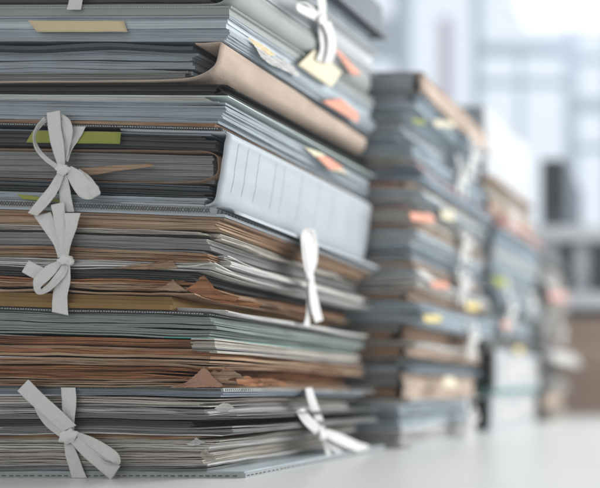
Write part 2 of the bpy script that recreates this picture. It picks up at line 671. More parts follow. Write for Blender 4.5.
def strip(mb, rows, pf, k=8, cross=12, puff=0.25, th=0.3, seed=0):
    """ribbon from rows of (xl,yl,xr,yr,offl,offr)"""
    sm = smooth_poly(rows, k)
    grid = []
    for q, (xl, yl, xr, yr, ol, orr) in enumerate(sm):
        row = []
        for c in range(cross + 1):
            t = c / cross
            o = ol + (orr - ol) * t + puff * math.sin(math.pi * t) \
                + 0.7 * noise.noise(Vector((t * 2.6, q * 0.16, seed))) + 0.45 * noise.noise(Vector((t * 6, q * .13, seed + 9)))
            wob = 0.35 * noise.noise(Vector((q * .3, seed, t)))
            row.append(pf(xl + (xr - xl) * t + wob, yl + (yr - yl) * t + wob * .5, o))
        grid.append(row)
    n = len(grid)
    w = cross + 1
    top = []
    nrm = []
    for i in range(n):
        for j in range(w):
            a = grid[min(n - 1, i + 1)][j] - grid[max(0, i - 1)][j]
            b = grid[i][min(w - 1, j + 1)] - grid[i][max(0, j - 1)]
            nn = a.cross(b)
            nn = nn.normalized() if nn.length > 1e-12 else Vector((0, -1, 0))
            nrm.append(nn)
            top.append(grid[i][j])
    bot = [p + m_ * th / 1000 for p, m_ in zip(top, nrm)]
    vs = [tuple(p) for p in top] + [tuple(p) for p in bot]
    N = n * w
    o_ = len(mb.v)
    for i in range(n):
        for j in range(w):
            mb.uv[o_ + i * w + j] = mb.uv[o_ + N + i * w + j] = (j / (w - 1), i * 0.13 + seed)
    fs = []
    for i in range(n - 1):
        for j in range(w - 1):
            a = i * w + j
            fs.append((a, a + 1, a + w + 1, a + w))
            fs.append((N + a, N + a + w, N + a + w + 1, N + a + 1))
        a = i * w
        fs.append((a, a + w, N + a + w, N + a))
        a = i * w + w - 1
        fs.append((a + w, a, N + a, N + a + w))
    for j in range(w - 1):
        fs.append((j + 1, j, N + j, N + j + 1))
        a = (n - 1) * w + j
        fs.append((a, a + 1, N + a + 1, N + a))
    mb.add(vs, fs)


def knot(mb, cx, cy, rx, ry, pf, off=3.0, depth=3.0, ang=0.3, seed=0):
    nu, nv = 22, 14
    vs = []
    for i in range(nv + 1):
        for j in range(nu):
            th_ = math.pi * i / nv
            ph = 2 * math.pi * j / nu
            x, y, z = math.sin(th_) * math.cos(ph), math.cos(th_), math.sin(th_) * math.sin(ph)
            gr = 1 + 0.13 * math.sin(7 * x + 4.5 * y + seed) + 0.30 * noise.noise(Vector((x * 1.6, y * 1.6, z * 1.6 + seed)))
            gx, gy = x * rx * gr, y * ry * gr
            ax = gx * math.cos(ang) - gy * math.sin(ang)
            ay = gx * math.sin(ang) + gy * math.cos(ang)
            vs.append(tuple(pf(cx + ax, cy + ay, off + z * depth * gr)))
    fs = []
    for i in range(nv):
        for j in range(nu):
            a = i * nu + j
            b = i * nu + (j + 1) % nu
            fs.append((a, b, b + nu, a + nu))
    mb.add(vs, fs)


def ribbon_part(parent, name, rows_list, pf, seed=0, **kw):
    mb = MB()
    for i, rows in enumerate(rows_list):
        strip(mb, rows, pf, seed=seed + i * 3.7, **kw)
    return mb.build(name, 'ribbon', parent, smooth=True)


def knot_part(parent, *a, **kw):
    mb = MB()
    knot(mb, *a, **kw)
    return mb.build('knot', 'ribbon', parent, smooth=True)


def note(parent, name, mat, poly, pf, off=1.0, th=0.25, bend=0.8, label=None, seed=0):
    """a slip of paper sticking out: quad by its four photo corners, gently bent"""
    mb = MB()
    (a, b, c, d) = poly
    nx, ny = 12, 5
    vs = []
    for s in (0, 1):
        for j in range(ny + 1):
            for i in range(nx + 1):
                u, v = i / nx, j / ny
                x = (a[0] * (1 - u) + b[0] * u) * (1 - v) + (d[0] * (1 - u) + c[0] * u) * v
                y = (a[1] * (1 - u) + b[1] * u) * (1 - v) + (d[1] * (1 - u) + c[1] * u) * v
                w = bend * (noise.noise(Vector((u * 2.2, v * 1.2, seed))) + 0.9 * v)
                y += 0.5 * noise.noise(Vector((u * 3, seed, 2)))
                vs.append(tuple(pf(x, y, off + w + s * th)))
    W = nx + 1
    N = W * (ny + 1)
    fs = []
    for j in range(ny):
        for i in range(nx):
            q = j * W + i
            fs.append((q, q + 1, q + W + 1, q + W))
            fs.append((N + q, N + q + W, N + q + W + 1, N + q + 1))
    rim = [(i, 0) for i in range(nx)] + [(nx, j) for j in range(ny)] + [(i, ny) for i in range(nx, 0, -1)] + [(0, j) for j in range(ny, 0, -1)]
    for (p, q) in zip(rim, rim[1:] + rim[:1]):
        i0, i1 = p[1] * W + p[0], q[1] * W + q[0]
        fs.append((i1, i0, N + i0, N + i1))
    mb.add(vs, fs)
    o = mb.build(name, mat, parent, smooth=True)
    if label:
        o['label'] = label
    return o


def torn(parent, name, mat, pts, pf, off=2.0, th=0.35, crumple=2.0, seed=0, label=None):
    """torn, crumpled scrap still attached to its sheet: irregular outline, creased facets, real thickness"""
    r = random.Random(seed)
    out = []
    n = len(pts)
    for i in range(n):
        a, b = pts[i], pts[(i + 1) % n]
        m_ = max(2, int(math.hypot(a[0] - b[0], a[1] - b[1]) / 1.6))
        for j in range(m_):
            t_ = j / m_
            w = 0.0 if j == 0 else 0.35
            out.append((a[0] + (b[0] - a[0]) * t_ + r.uniform(-w, w), a[1] + (b[1] - a[1]) * t_ + r.uniform(-w, w)))
    cx = sum(p_[0] for p_ in out) / len(out)
    cy = sum(p_[1] for p_ in out) / len(out)
    rings = (1.0, 0.66, 0.33)
    mb = MB()
    N = len(out)
    layer = []
    for sgn in (0, 1):
        vs = []
        for k in rings:
            for (x, y) in out:
                X, Y = cx + (x - cx) * k, cy + (y - cy) * k
                h = crumple * noise.noise(Vector((X * 0.17, Y * 0.25, seed))) + crumple * 0.6 * abs(noise.noise(Vector((X * 0.3, Y * 0.4, seed + 5))))
                vs.append(tuple(pf(X, Y, off + h + sgn * th)))
        vs.append(tuple(pf(cx, cy, off + crumple * noise.noise(Vector((cx * 0.17, cy * 0.25, seed))) + sgn * th)))
        layer.append(vs)
    M = len(layer[0])
    fs = []
    for sgn in (0, 1):
        o_ = sgn * M
        for k in range(2):
            for i in range(N):
                j = (i + 1) % N
                q = (o_ + k * N + i, o_ + k * N + j, o_ + (k + 1) * N + j, o_ + (k + 1) * N + i)
                fs.append(q if sgn else q[::-1])
        for i in range(N):
            q = (o_ + 2 * N + i, o_ + 2 * N + (i + 1) % N, o_ + M - 1)
            fs.append(q if sgn else q[::-1])
    for i in range(N):
        j = (i + 1) % N
        fs.append((i, j, M + j, M + i))
    mb.add(layer[0] + layer[1], fs)
    o = mb.build(name, mat, parent)
    if label:
        o['label'] = label
    return o


# ------------------------------------------------------------------ setting
mtable = plain('white_desk_top', (0.76, 0.77, 0.77), 0.32, nscale=6, var=0.03)
mb = MB()
mb.box(-1.9, 1.6, 0.05, 2.34, -0.03, 0.0)
t = thing('desk', 'pale grey glossy desk top carrying the stacks of documents', 'desk', (-0.2, 1.2, -0.75))
mb.build('desk_top', mtable, t)
for (x, y) in ((-1.8, 0.15), (1.5, 0.15), (-1.8, 2.2), (1.5, 2.2)):
    lg = MB()
    lg.box(x - .03, x + .03, y - .03, y + .03, -0.75, -0.0305)
    lg.build('leg', plain('desk_leg_metal', (0.5, 0.5, 0.52), 0.4, 0.6), t)
mb = MB()
mb.box(-6, 5, -2, 4.6, -0.80, -0.75)
struct(mb.build('floor', plain('grey_floor', (0.42, 0.43, 0.44), 0.5)))

# back wall with windows, sky behind
WY = 4.6


def WX(px):
    return (px - 690) * WY / F


def WZ(py):
    return CAMZ + (388 - py) * WY / F


mwall = plain('pale_wall_paint', (0.80, 0.84, 0.90), 0.8)
mb = MB()
zt, zbm = WZ(-160), WZ(235)
mb.box(-6, WX(300), WY, WY + .2, -0.75, 3.8)           # left of the window
mb.box(WX(300) + .0001, 5, WY, WY + .2, -0.75, zbm)     # below the window
mb.box(WX(300) + .0001, 5, WY, WY + .2, zt, 3.8)
mb.box(3.2, 5, WY, WY + .2, zbm + .0001, zt - .0001)
struct(mb.build('wall', mwall))
mb = MB()
mb.add([(-14, 9, -4), (12, 9, -4), (12, 9, 12), (-14, 9, 12)], [(0, 1, 2, 3)])
msky = bpy.data.materials.new('bright_sky')
msky.use_nodes = True
nt = msky.node_tree
nt.nodes.clear()
em = nt.nodes.new('ShaderNodeEmission')
ou = nt.nodes.new('ShaderNodeOutputMaterial')
em.inputs[0].default_value = (0.78, 0.87, 0.96, 1)
em.inputs[1].default_value = 1.1
lnk(nt, em.outputs[0], ou.inputs[0])
struct(mb.build('sky', msky))

wframe = plain('blue_grey_frame', (0.60, 0.72, 0.83), 0.5)
wlav = plain('lavender_frame', (0.78, 0.74, 0.86), 0.5)
w = thing('window', 'large bright window with blue grey frame behind the stacks', 'window', (WX(450), WY, zbm))
fr = MB()
for (px, wd) in ((300, 5), (403, 12), (477, 7), (571, 11), (660, 8)):
    fr.box(WX(px - wd / 2), WX(px + wd / 2), WY - .04, WY + .05, zbm, zt)
fr.build('window_frame', wframe, w)
fr = MB()
fr.box(WX(480.6), WX(565.4), WY - .035, WY + .045, WZ(53), WZ(45))
fr.box(WX(300), WX(397), WY - .035, WY + .045, WZ(58), WZ(20))
fr.box(WX(576.6), WX(656), WY - .035, WY + .045, WZ(110), WZ(100))
for (pa, pb_, ya, yb_) in ((480.6, 565.4, 84, 81), (576.6, 656, 60, 56), (576.6, 656, 150, 146)):
    fr.box(WX(pa), WX(pb_), WY - .03, WY + .04, WZ(ya), WZ(yb_))
fr.build('crossbar', wframe, w)
fr = MB()
fr.box(WX(518), WX(522), WY - .028, WY + .03, zbm, WZ(54))
fr.build('window_post', wframe, w)
fr = MB()
fr.box(WX(606), WX(611), WY - .028, WY + .03, zbm, zt)
fr.build('window_post', wframe, w)
fr = MB()
fr.box(WX(440), WX(452), WY - .03, WY + .04, WZ(150), WZ(20))
fr.build('window_post', wlav, w)
# added glowing panel with cap, imitating lens flare at the upper right
flare_glow = thing('flare_glow_panel', 'added glowing panel imitating lens flare at the upper right beyond the stacks', 'flare_glow', (-0.46, 4.2, 2.5))
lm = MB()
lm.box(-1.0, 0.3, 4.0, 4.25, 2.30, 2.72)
lm.build('glow_face', plain('flare_glow_face', (0.9, 0.9, 0.9), 0.5, emit=(0.93, 0.88, 1.0), strength=1.0), flare_glow)
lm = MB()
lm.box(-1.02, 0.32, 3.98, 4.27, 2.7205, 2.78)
lm.build('panel_cap', plain('flare_panel_cap', (0.7, 0.7, 0.72), 0.5), flare_glow)

hz = MB()  # added air volume that imitates veiling glare from the lens
hz.box(-5.99, 4.99, -1.9, 4.75, -1.8, 3.7)
mh = bpy.data.materials.new('veil_glare_air')
mh.use_nodes = True
nt = mh.node_tree
nt.nodes.clear()
pv = nt.nodes.new('ShaderNodeVolumePrincipled')
ou = nt.nodes.new('ShaderNodeOutputMaterial')
pv.inputs['Color'].default_value = (0.93, 0.96, 1.0, 1)
pv.inputs['Density'].default_value = 0.027
lnk(nt, pv.outputs[0], ou.inputs['Volume'])
ho = hz.build('veil_glare', mh)
ho['kind'] = 'stuff'

# ------------------------------------------------------------------ shelf unit behind
SY = 2.42


def SX(px, Y=SY):
    return (px - 690) * Y / F


def SZ(py, Y=SY):
    return CAMZ + (388 - py) * Y / F


mshelf = plain('light_grey_laminate', (0.68, 0.72, 0.76), 0.5)
sh = thing('shelf_unit', 'grey shelf unit behind the stacks with binders and boxes on it', 'shelf', (-0.2, 2.65, -0.75))
x0, x1 = -0.75, 0.7
for (a, b) in ((SZ(240), SZ(226)), (SZ(308), SZ(292)), (-0.02, 0.0)):
    m_ = MB()
    m_.box(x0, x1, SY, SY + .5, a, b)
    m_.build('shelf_board', mshelf, sh)
for xx in (x0 - .0305, x1 + .0005):
    m_ = MB()
    m_.box(xx, xx + .03, SY, SY + .5, -0.75, SZ(226))
    m_.build('side_panel', mshelf, sh)
m_ = MB()
m_.box(x0, x1, SY + .501, SY + .51, -0.75, SZ(226))
m_.build('back_panel', plain('grey_back_panel', (0.33, 0.36, 0.39), 0.6), sh)

mcard = paper('brown_cardboard', (0.42, 0.315, 0.255), 0.08, 0.8, zs=30, seed=40)
for k, (za, zb_, lab) in enumerate(((0.0, 0.158, 'brown cardboard archive box on the desk level of the shelf, under another brown box'),
                                    (0.162, 0.335, 'brown cardboard archive box resting on another brown box under the grey shelf'))):
    b = thing('archive_box', lab, 'box', (-0.25, SY + .1, za), 'brown archive boxes')
    m_ = MB()
    m_.box(-0.55 + k * .01, -0.02, SY + .02, SY + .35, za + .001, zb_ - .045)
    m_.build('box_body', mcard, b)
    m_ = MB()
    m_.box(-0.555 + k * .01, -0.015, SY + .012, SY + .358, zb_ - .0448, zb_)
    m_.build('lid', mcard, b)
mbin = {'k': plain('black_binder_board', (0.035, 0.045, 0.055), 0.5), 'g': plain('grey_binder_board', (0.42, 0.45, 0.50), 0.5)}
zz = SZ(292) + .0005
for i, (p0, p1, kk, lab) in enumerate(((538, 557, 'g', 'light grey binder on the shelf right behind the stacks'),
                                      (558, 571, 'k', 'black binder on the shelf between two grey binders'),
                                      (572, 588, 'g', 'light grey binder on the shelf between two black binders'),
                                      (589, 604, 'k', 'black binder on the shelf at the right edge of the photo'))):
    b = thing('binder', lab, 'binder', (SX(p0), SY + .05, zz), 'binders standing on the shelf')
    xa, xb = SX(p0 + .4), SX(p1 - .4)
    m_ = MB()
    m_.box(xa, xb, SY + .03, SY + .30, zz, zz + .175)
    m_.build('binder_body', mbin[kk], b)
    m_ = MB()
    m_.box(xa + .012, xb - .012, SY + .027, SY + .0298, zz + .07, zz + .14)
    m_.build('spine_label', plain('binder_label', (0.6, 0.62, 0.62) if kk == 'g' else (0.08, 0.09, 0.1), 0.6), b)
b = thing('computer_tower', 'dark computer tower standing on top of the shelf', 'computer', (-0.49, SY + .05, SZ(226)))
m_ = MB()
m_.box(-0.527, -0.443, SY + .02, SY + .40, SZ(226) + .006, 0.90)
m_.build('case', plain('dark_case', (0.06, 0.08, 0.10), 0.4), b)
m_ = MB()
m_.box(-0.4428, -0.440, SY + .02, SY + .40, SZ(226) + .006, 0.895)
m_.build('side_panel', plain('grey_case_side', (0.06, 0.08, 0.10), 0.6), b)
m_ = MB()
m_.box(-0.52, -0.45, SY + .016, SY + .0198, 0.72, 0.88)
m_.build('front_bezel', plain('black_bezel', (0.03, 0.035, 0.04), 0.3), b)

# ------------------------------------------------------------------ STACK A (in focus)
A = Stack(-0.69, -0.475, 0.69, 1.01,
          [(0, 0), (89, 92), (164, 171), (262, 270), (348, 353), (398, 397), (435, 435), (463, 462), (700, 699)],
          [(0, 0), (89, 86), (164, 163), (262, 260), (347, 357), (360, 371), (383, 401), (397, 424), (434, 456), (462, 497), (470, 508), (505, 545), (640, 685)], mess=1.0, calm=250)


def AX(px):
    return (px - 690) / 1000.0


BASE_A = (-0.58, 0.85, 0.0)


def tA(name, label, cat, z, group=None):
    return thing(name, label, cat, (-0.58, 0.85, z / 1000), group)


GP = 'tied document portfolios of the front stack'
# --- 1 bottom portfolio ------------------------------------------------
p1 = tA('document_portfolio', 'tied portfolio of white and grey papers, lowest of the front stack, resting on the desk', 'document folder', 0, GP)
board(A, p1, 'cover_board', 'edged', 0.3, 4.5, AX(246), width=0.272, back=-8, front=1, stitch='dash', pitch=7, seed=11, wave=0.1, label='lower cover board with pale stitched rim', edge_mat='edge')
board(A, p1, 'cover_board', 'ice', 4.7, 6.6, AX(244), width=0.27, back=-4, wave=0.1, seed=12)
bundle(A, p1, 'page_bundle', ['white', 'white2', 'grey'], 6.8, 38, AX(207), thick=(0.4, 2.0), gap=0.8, jx=4.5, jy=1.2, wave=1.0, curl=5.0, rag=1.5, seed=21, jb=4, back=-16, xs=4)
bundle(A, p1, 'page_bundle', ['old2'], 38.3, 42, AX(200), thick=(0.6, 1.2), gap=0.3, jx=3, wave=0.6, seed=22, label='thin orange brown layer of aged papers', jb=4)
bundle(A, p1, 'page_bundle', ['white', 'grey', 'white2'], 42.3, 50, AX(222), thick=(0.6, 1.8), gap=0.9, jx=5, jy=1.5, wave=0.8, curl=2.0, seed=23, back=8)
bundle(A, p1, 'page_bundle', ['dgrey', 'grey'], 50.3, 57, AX(192), thick=(0.7, 1.6), gap=0.7, jx=4, jy=1.5, wave=0.8, seed=24, weights=[3, 1], back=-30)
bundle(A, p1, 'page_bundle', ['white', 'grey'], 57.3, 62.5, AX(226), thick=(0.7, 2.0), gap=0.4, jx=4, wave=0.7, curl=2, seed=25, back=12, weights=[1, 2])
bundle(A, p1, 'page_bundle', ['white2', 'grey', 'white'], 62.8, 81, AX(208), thick=(0.4, 2.2), gap=0.9, jx=4, jy=1.4, wave=1.0, curl=4, rag=1, seed=26, back=-26)
bundle(A, p1, 'page_bundle', ['blue', 'blue2'], 81.2, 86.0, AX(222), thick=(0.9, 1.8), gap=0.2, jx=1.5, wave=0.2, seed=27, back=-8, label='flat blue grey sheets under the top cover')
board(A, p1, 'cover_board', 'gboard2', 86.3, 89.5, AX(224), width=0.25, back=8, stitch='zigzag', pitch=3.2, seed=13, wave=0.2, label='upper cover board with stitched rim')
torn(p1, 'crumpled_corner', 'white', [(214.5, 408.5), (219, 405), (224, 402.6), (229.5, 404), (235, 408), (230, 410), (227, 412.5), (218.5, 411.5)], P_front, off=0.5, crumple=2.5, seed=91)
torn(p1, 'crumpled_corner', 'white', [(186, 444), (192, 441), (196, 437.5), (200, 440), (205.5, 442), (199, 445), (192.5, 446)], P_front, off=0.5, crumple=2.5, seed=92)
torn(p1, 'crumpled_corner', 'white2', [(199, 456), (202, 451.5), (206, 449), (209, 453), (213, 454), (217, 461), (206, 461)], P_front, off=0.5, crumple=4, seed=93)
# front bow of portfolio 1
bw = MB()
strip(bw, [(61, 387.5, 75.5, 387.5, .6, .6), (62, 400, 76.5, 401, 1.8, 1.8), (62.5, 412, 75, 416, 2.5, 2.6), (66, 428, 74, 431, 2.0, 2.0)], P_front, seed=1)
strip(bw, [(64, 442, 73, 444, 2, 2), (65.5, 455, 78, 455, 2, 2), (69, 467, 82.5, 467, 1.8, 1.8), (72, 478.0, 87, 478.0, 1.2, 1.2)], P_front, seed=2)
rb = bw.build('ribbon_bow', 'ribbon', p1, smooth=True)
ribbon_part(rb, 'tail', [[(17.5, 391, 28.5, 379.5, 8, 9), (33, 406, 45, 396, 6.5, 8), (48, 419, 60.5, 410, 6, 7.5), (62, 432, 76.5, 425.5, 5, 6)]], P_front, seed=3)
ribbon_part(rb, 'loop', [[(33, 402, 37, 404, 3, 5), (38, 415, 44, 415, 2, 5), (47, 427, 55, 424, 2, 4.5), (60, 437, 67, 432, 3, 4)]], P_front, seed=4)
ribbon_part(rb, 'tail', [[(71, 443, 79, 436, 5, 5), (84, 457, 95, 447, 7, 7.5), (98, 469, 109, 458, 8, 8), (111, 480, 120.5, 466, 6, 7)]], P_front, seed=5)
ribbon_part(rb, 'loop', [[(78, 439, 76, 431.5, 5, 5), (93, 449, 92, 437, 10, 7), (106, 458.5, 107, 445, 14, 9), (114, 463, 118.5, 454, 14, 12),
                          (110, 463.5, 119.5, 464, 11, 12), (100, 457, 104, 463, 8, 8), (84, 445, 86, 450, 5.5, 5.5)]], P_front, seed=6)
knot_part(rb, 69, 436.5, 9.5, 6.5, P_front, off=4.5, depth=4.0, ang=-0.45, seed=2)
# side bow of portfolio 1


def S1(px, py, off):
    return P_side(px, py, off, -0.462)


bw = MB()
strip(bw, [(305, 388, 311.5, 387.5, .5, .5), (308, 402, 316.5, 402, 2, 2), (314, 418, 322, 417, 3, 3), (319, 432, 326, 430, 3, 3)], S1, seed=7)
strip(bw, [(321, 438, 326, 438, 3, 3), (325, 450, 330, 450, 6, 6), (327, 464, 333, 463, 11, 11)], S1, seed=8)
rb = bw.build('ribbon_bow', 'ribbon', p1, smooth=True)
ribbon_part(rb, 'tail', [[(296, 412, 303, 408, 9, 9), (304, 424, 312, 418, 7, 7), (316, 435, 324, 429, 5, 5)]], S1, seed=9)
ribbon_part(rb, 'tail', [[(321, 441, 328, 431, 4, 4), (334, 452, 342, 437, 9, 8), (350, 460, 357, 442, 12, 12), (367, 464, 370, 447, 12, 12)]], S1, seed=10)
ribbon_part(rb, 'loop', [[(324, 436, 327, 429, 8, 6), (338, 444, 341, 434, 14, 9), (352, 450, 358, 442, 18, 13), (366, 455, 368, 447, 17, 15), (354, 456, 352, 461, 13, 12), (336, 448, 335, 455, 8, 7)]], S1, seed=11)
knot_part(rb, 323, 435, 6, 5, S1, off=6, depth=5, ang=-0.5, seed=5)

# --- loose pile between portfolios -------------------------------------
p = tA('paper_bundle', 'thick bundle of torn brown aged papers under the greenish papers in the front stack', 'papers', 90, 'loose paper bundles of the front stack')
bundle(A, p, 'page_bundle', ['old', 'old2'], 90, 110, AX(196), thick=(0.5, 2.2), gap=1.1, jx=6, jy=2.5, wave=1.2, curl=3.0, rag=5, seed=31, weights=[3, 1], back=-22)
bundle(A, p, 'page_bundle', ['old', 'old2'], 110.3, 129, AX(211), thick=(0.6, 3.0), gap=0.5, jx=3, jy=1.5, wave=1.2, curl=3, rag=4, seed=32, weights=[2, 1], back=20, yfo=-1)
bundle(A, p, 'page_bundle', ['old', 'black', 'kraft2'], 129.2, 137.5, AX(208), thick=(0.8, 2.0), gap=0.8, jx=3, jy=2, wave=0.8, rag=2, seed=33, back=-12, yfo=2)
torn(p, 'torn_sheet', 'peach', [(170, 387.5), (186, 382.5), (195, 375), (203.5, 367.5), (208, 370.5), (213, 377), (223, 385), (219, 387.2), (197, 387.5)], P_front, off=3.0, crumple=1.5, seed=4, label='torn peach coloured corner folded out')
torn(p, 'torn_sheet', 'old2', [(208, 375), (214, 370), (219, 373), (225, 367), (232, 369.5), (241, 375), (247, 380), (236, 377), (229, 379), (229, 383.5), (219, 382.5)], P_front, off=1.0, crumple=2, seed=8)
torn(p, 'torn_sheet', 'old', [(236, 379), (246, 376), (258, 379), (270, 378), (284, 382), (290, 386), (270, 385), (250, 386), (238, 384)], lambda a, b_, c: P_side(a, b_, c, -0.475), off=2, crumple=2.5, seed=9)

p = tA('paper_bundle', 'bundle of greenish grey papers with a teal card, lying on brown aged papers', 'papers', 138, 'loose paper bundles of the front stack')
bundle(A, p, 'page_bundle', ['grey', 'white2'], 125, 138.5, AX(214), thick=(0.8, 2.0), gap=0.3, jx=2.0, wave=0.5, seed=34, back=-8, width=0.02)
board(A, p, 'teal_card', 'teal', 138.9, 139.6, AX(211), width=0.045, back=-30, wave=0.3, seed=15)
bundle(A, p, 'page_bundle', ['green', 'green', 'grey'], 139.8, 148, AX(209), thick=(0.7, 2.0), gap=0.7, jx=2.5, jy=1.2, wave=0.9, curl=1.2, seed=35, back=2)
bundle(A, p, 'page_bundle', ['green', 'white'], 148.2, 161, AX(213), thick=(0.8, 2.2), gap=0.4, jx=2.5, jy=1.0, wave=1.0, curl=2.0, seed=36, weights=[3, 1], back=10)

# --- 2 second portfolio ---------------------------------------------------
p2 = tA('document_portfolio', 'tied portfolio of aged brown papers and a mustard folder, directly under the white box file', 'document folder', 161, GP)
board(A, p2, 'cover_board', 'edged', 161.3, 164.3, AX(207), width=0.245, back=10, stitch='dash', pitch=2.6, seed=16, wave=0.5, edge_mat='edged', label='lower cover board with stitched rim')
bundle(A, p2, 'page_bundle', ['white', 'white2'], 164.6, 168.5, AX(222), thick=(0.8, 1.6), gap=0.3, jx=3, wave=0.8, curl=2, seed=40, back=8, yfo=6)
bundle(A, p2, 'mustard_folder', ['mustard', 'old2'], 165.2, 179.5, AX(171), thick=(5.0, 7.0), gap=0.05, jx=0.3, wave=0.1, seed=41, back=-14, width=0.2, yfo=-1.2, weights=[1, 0])
bundle(A, p2, 'page_bundle', ['old', 'old2'], 180.3, 196, AX(199), thick=(0.6, 2.2), gap=0.9, jx=7, jy=2.5, wave=1.5, curl=3.5, rag=5, seed=42, back=6, yfo=0)
bundle(A, p2, 'page_bundle', ['dgrey', 'black', 'grey'], 196.2, 205, AX(192), thick=(0.6, 1.8), gap=0.7, jx=4, jy=2, wave=0.8, seed=43, back=-14, weights=[3, 1, 1])
bundle(A, p2, 'page_bundle', ['white', 'grey', 'white2'], 205.2, 214, AX(206), thick=(0.6, 1.7), gap=1.2, jx=7, jy=2, wave=1.5, curl=5.0, rag=2, seed=44, back=16, weights=[2, 1, 2])
bundle(A, p2, 'page_bundle', ['old2', 'old'], 214.2, 224, AX(214), thick=(0.6, 2.0), gap=0.6, jx=6, jy=1.5, wave=0.9, curl=3.0, rag=2, seed=45, back=2, weights=[3, 1])
bundle(A, p2, 'page_bundle', ['grey', 'grey', 'white2'], 224.4, 238, AX(206), thick=(0.8, 2.6), gap=0.5, jx=4, jy=1.2, wave=0.6, curl=2.5, seed=46, back=-6)
bundle(A, p2, 'page_bundle', ['dgrey', 'white2', 'grey'], 238.2, 246, AX(207), thick=(0.5, 1.5), gap=1.0, jx=8, jy=2, wave=1.0, curl=3.0, rag=2, seed=47, back=-2, weights=[3, 1, 1])
bundle(A, p2, 'page_bundle', ['old2', 'kraft2'], 246.3, 258, AX(214), thick=(0.8, 3.0), gap=0.4, jx=4, jy=1.0, wave=0.5, curl=2.0, seed=48, back=6, weights=[2, 1])
board(A, p2, 'cover_board', 'kraft2', 258.3, 260.6, AX(224), width=0.25, back=4, seed=17, wave=0.3, label='thin brown upper cover')
torn(p2, 'torn_sheet', 'old', [(184, 289.5), (190, 286.5), (195, 284), (199, 278), (204, 275), (209, 281), (214, 288), (223, 293), (240, 297), (236, 301), (214, 299), (197, 294)], P_front, off=0.8, crumple=1.5, seed=21)
torn(p2, 'torn_sheet', 'old2', [(154, 288.5), (165, 286), (173, 279), (177, 284), (188, 291.5), (175, 291), (162, 290)], P_front, off=1.2, crumple=1.2, seed=23)
torn(p2, 'torn_sheet', 'old2', [(112, 268.5), (136, 264.5), (160, 262), (173, 260.5), (177.5, 268.5), (165, 269.2), (140, 269.5)], P_front, off=1.2, crumple=2, seed=25)
torn(p2, 'torn_sheet', 'old', [(200, 296), (212, 292), (226, 297), (240, 300), (262, 304), (258, 308), (240, 306), (220, 303)], P_front, off=-1.5, crumple=1.5, seed=27)
bundle(A, p2, 'page_bundle', ['white', 'white2'], 214.5, 223, AX(217), thick=(0.6, 1.6), gap=0.5, jx=3, wave=1.2, curl=3, seed=49, back=14, yfo=14, width=0.05, label='white sheets poking out between the brown papers')
bundle(A, p2, 'page_bundle', ['white', 'white2'], 239, 246, AX(218), thick=(0.5, 1.4), gap=0.8, jx=6, wave=1.6, curl=4, seed=50, back=-60, yfo=8, width=0.06, label='crumpled white sheets at the side')

bw = MB()
strip(bw, [(34, 216, 51, 212, .8, .8), (43, 229, 56.5, 226, 2, 2), (54, 245, 63, 240, 3, 3), (58, 258, 66, 256, 3, 3)], P_front, seed=12)
strip(bw, [(60.5, 265, 70, 263, 3, 3), (56, 281, 70.5, 281, 3, 3), (53, 295, 67.5, 297, 2.5, 2.5), (52, 312, 68.5, 315.5, 1, 1)], P_front, seed=13)
rb = bw.build('ribbon_bow', 'ribbon', p2, smooth=True)
ribbon_part(rb, 'tail', [[(51, 205, 64, 202, 5, 5), (54, 220, 65.5, 219, 5, 5.5), (57.5, 240, 66, 239, 4.5, 5), (60, 257, 66, 257, 4, 4)]], P_front, seed=14)
ribbon_part(rb, 'tail', [[(64, 213, 80.5, 213, 7, 7), (65.5, 226, 77, 227, 6.5, 7), (64.5, 243, 71.5, 243, 5, 5.5), (63.5, 258, 68, 258, 4, 4)]], P_front, seed=15)
ribbon_part(rb, 'tail', [[(22, 272, 29, 260.5, 5, 6), (33, 278, 40, 266, 4, 5), (44, 282, 50, 270, 3, 4)]], P_front, seed=16)
ribbon_part(rb, 'loop', [[(62, 264, 58, 261, 4, 4), (51, 278, 46, 266, 7, 6), (41.5, 286, 34.5, 277, 9, 8), (41, 289.5, 33.5, 288, 10, 9), (41.5, 289, 38.5, 294.5, 9, 9), (47, 284.5, 50.5, 290.5, 7, 7), (57, 272, 65, 276, 5.5, 5), (62, 265, 68, 266, 4, 4)]], P_front, seed=17)
knot_part(rb, 66, 260, 8, 5.5, P_front, off=4.2, depth=4.0, ang=0.15, seed=7)


def S2(px, py, off):
    return P_side(px, py, off, -0.462)


bw = MB()
strip(bw, [(302, 240, 315, 238, 1, 1), (304, 252, 317, 252, 3, 3), (306, 264, 315, 264, 4, 4), (307, 276, 312, 276, 4, 4)], S2, seed=18)
strip(bw, [(307, 279, 312, 279, 4, 4), (306.5, 296, 313, 296, 3, 3), (306, 312, 311, 313, 3, 3), (303.5, 326, 309, 327, 2, 2)], S2, seed=19)
rb = bw.build('ribbon_bow', 'ribbon', p2, smooth=True)
ribbon_part(rb, 'loop', [[(303, 232, 314, 229, 7, 7), (303.5, 246, 317, 246, 8, 8), (306, 262, 317, 262, 7, 7), (308, 276, 312, 276, 5, 5)]], S2, seed=90)
ribbon_part(rb, 'loop', [[(306, 276, 309, 276, 5, 5), (302, 255, 306, 254, 8, 7), (301, 236, 305, 238, 9, 8), (304, 229, 308, 233, 9, 8), (311, 229, 311, 234, 9, 8), (317, 237, 312, 240, 9, 8), (317.5, 256, 312, 256, 8, 7), (313, 274, 309, 274, 5, 5)]], S2, seed=20)
ribbon_part(rb, 'tail', [[(308, 279, 314, 279, 5, 5), (309, 296, 317, 295, 7, 6), (311, 310, 320, 309, 7, 6), (315, 323, 323, 320, 5, 5)]], S2, seed=21)
knot_part(rb, 309.5, 277, 4.5, 4.5, S2, off=6, depth=4, seed=3)

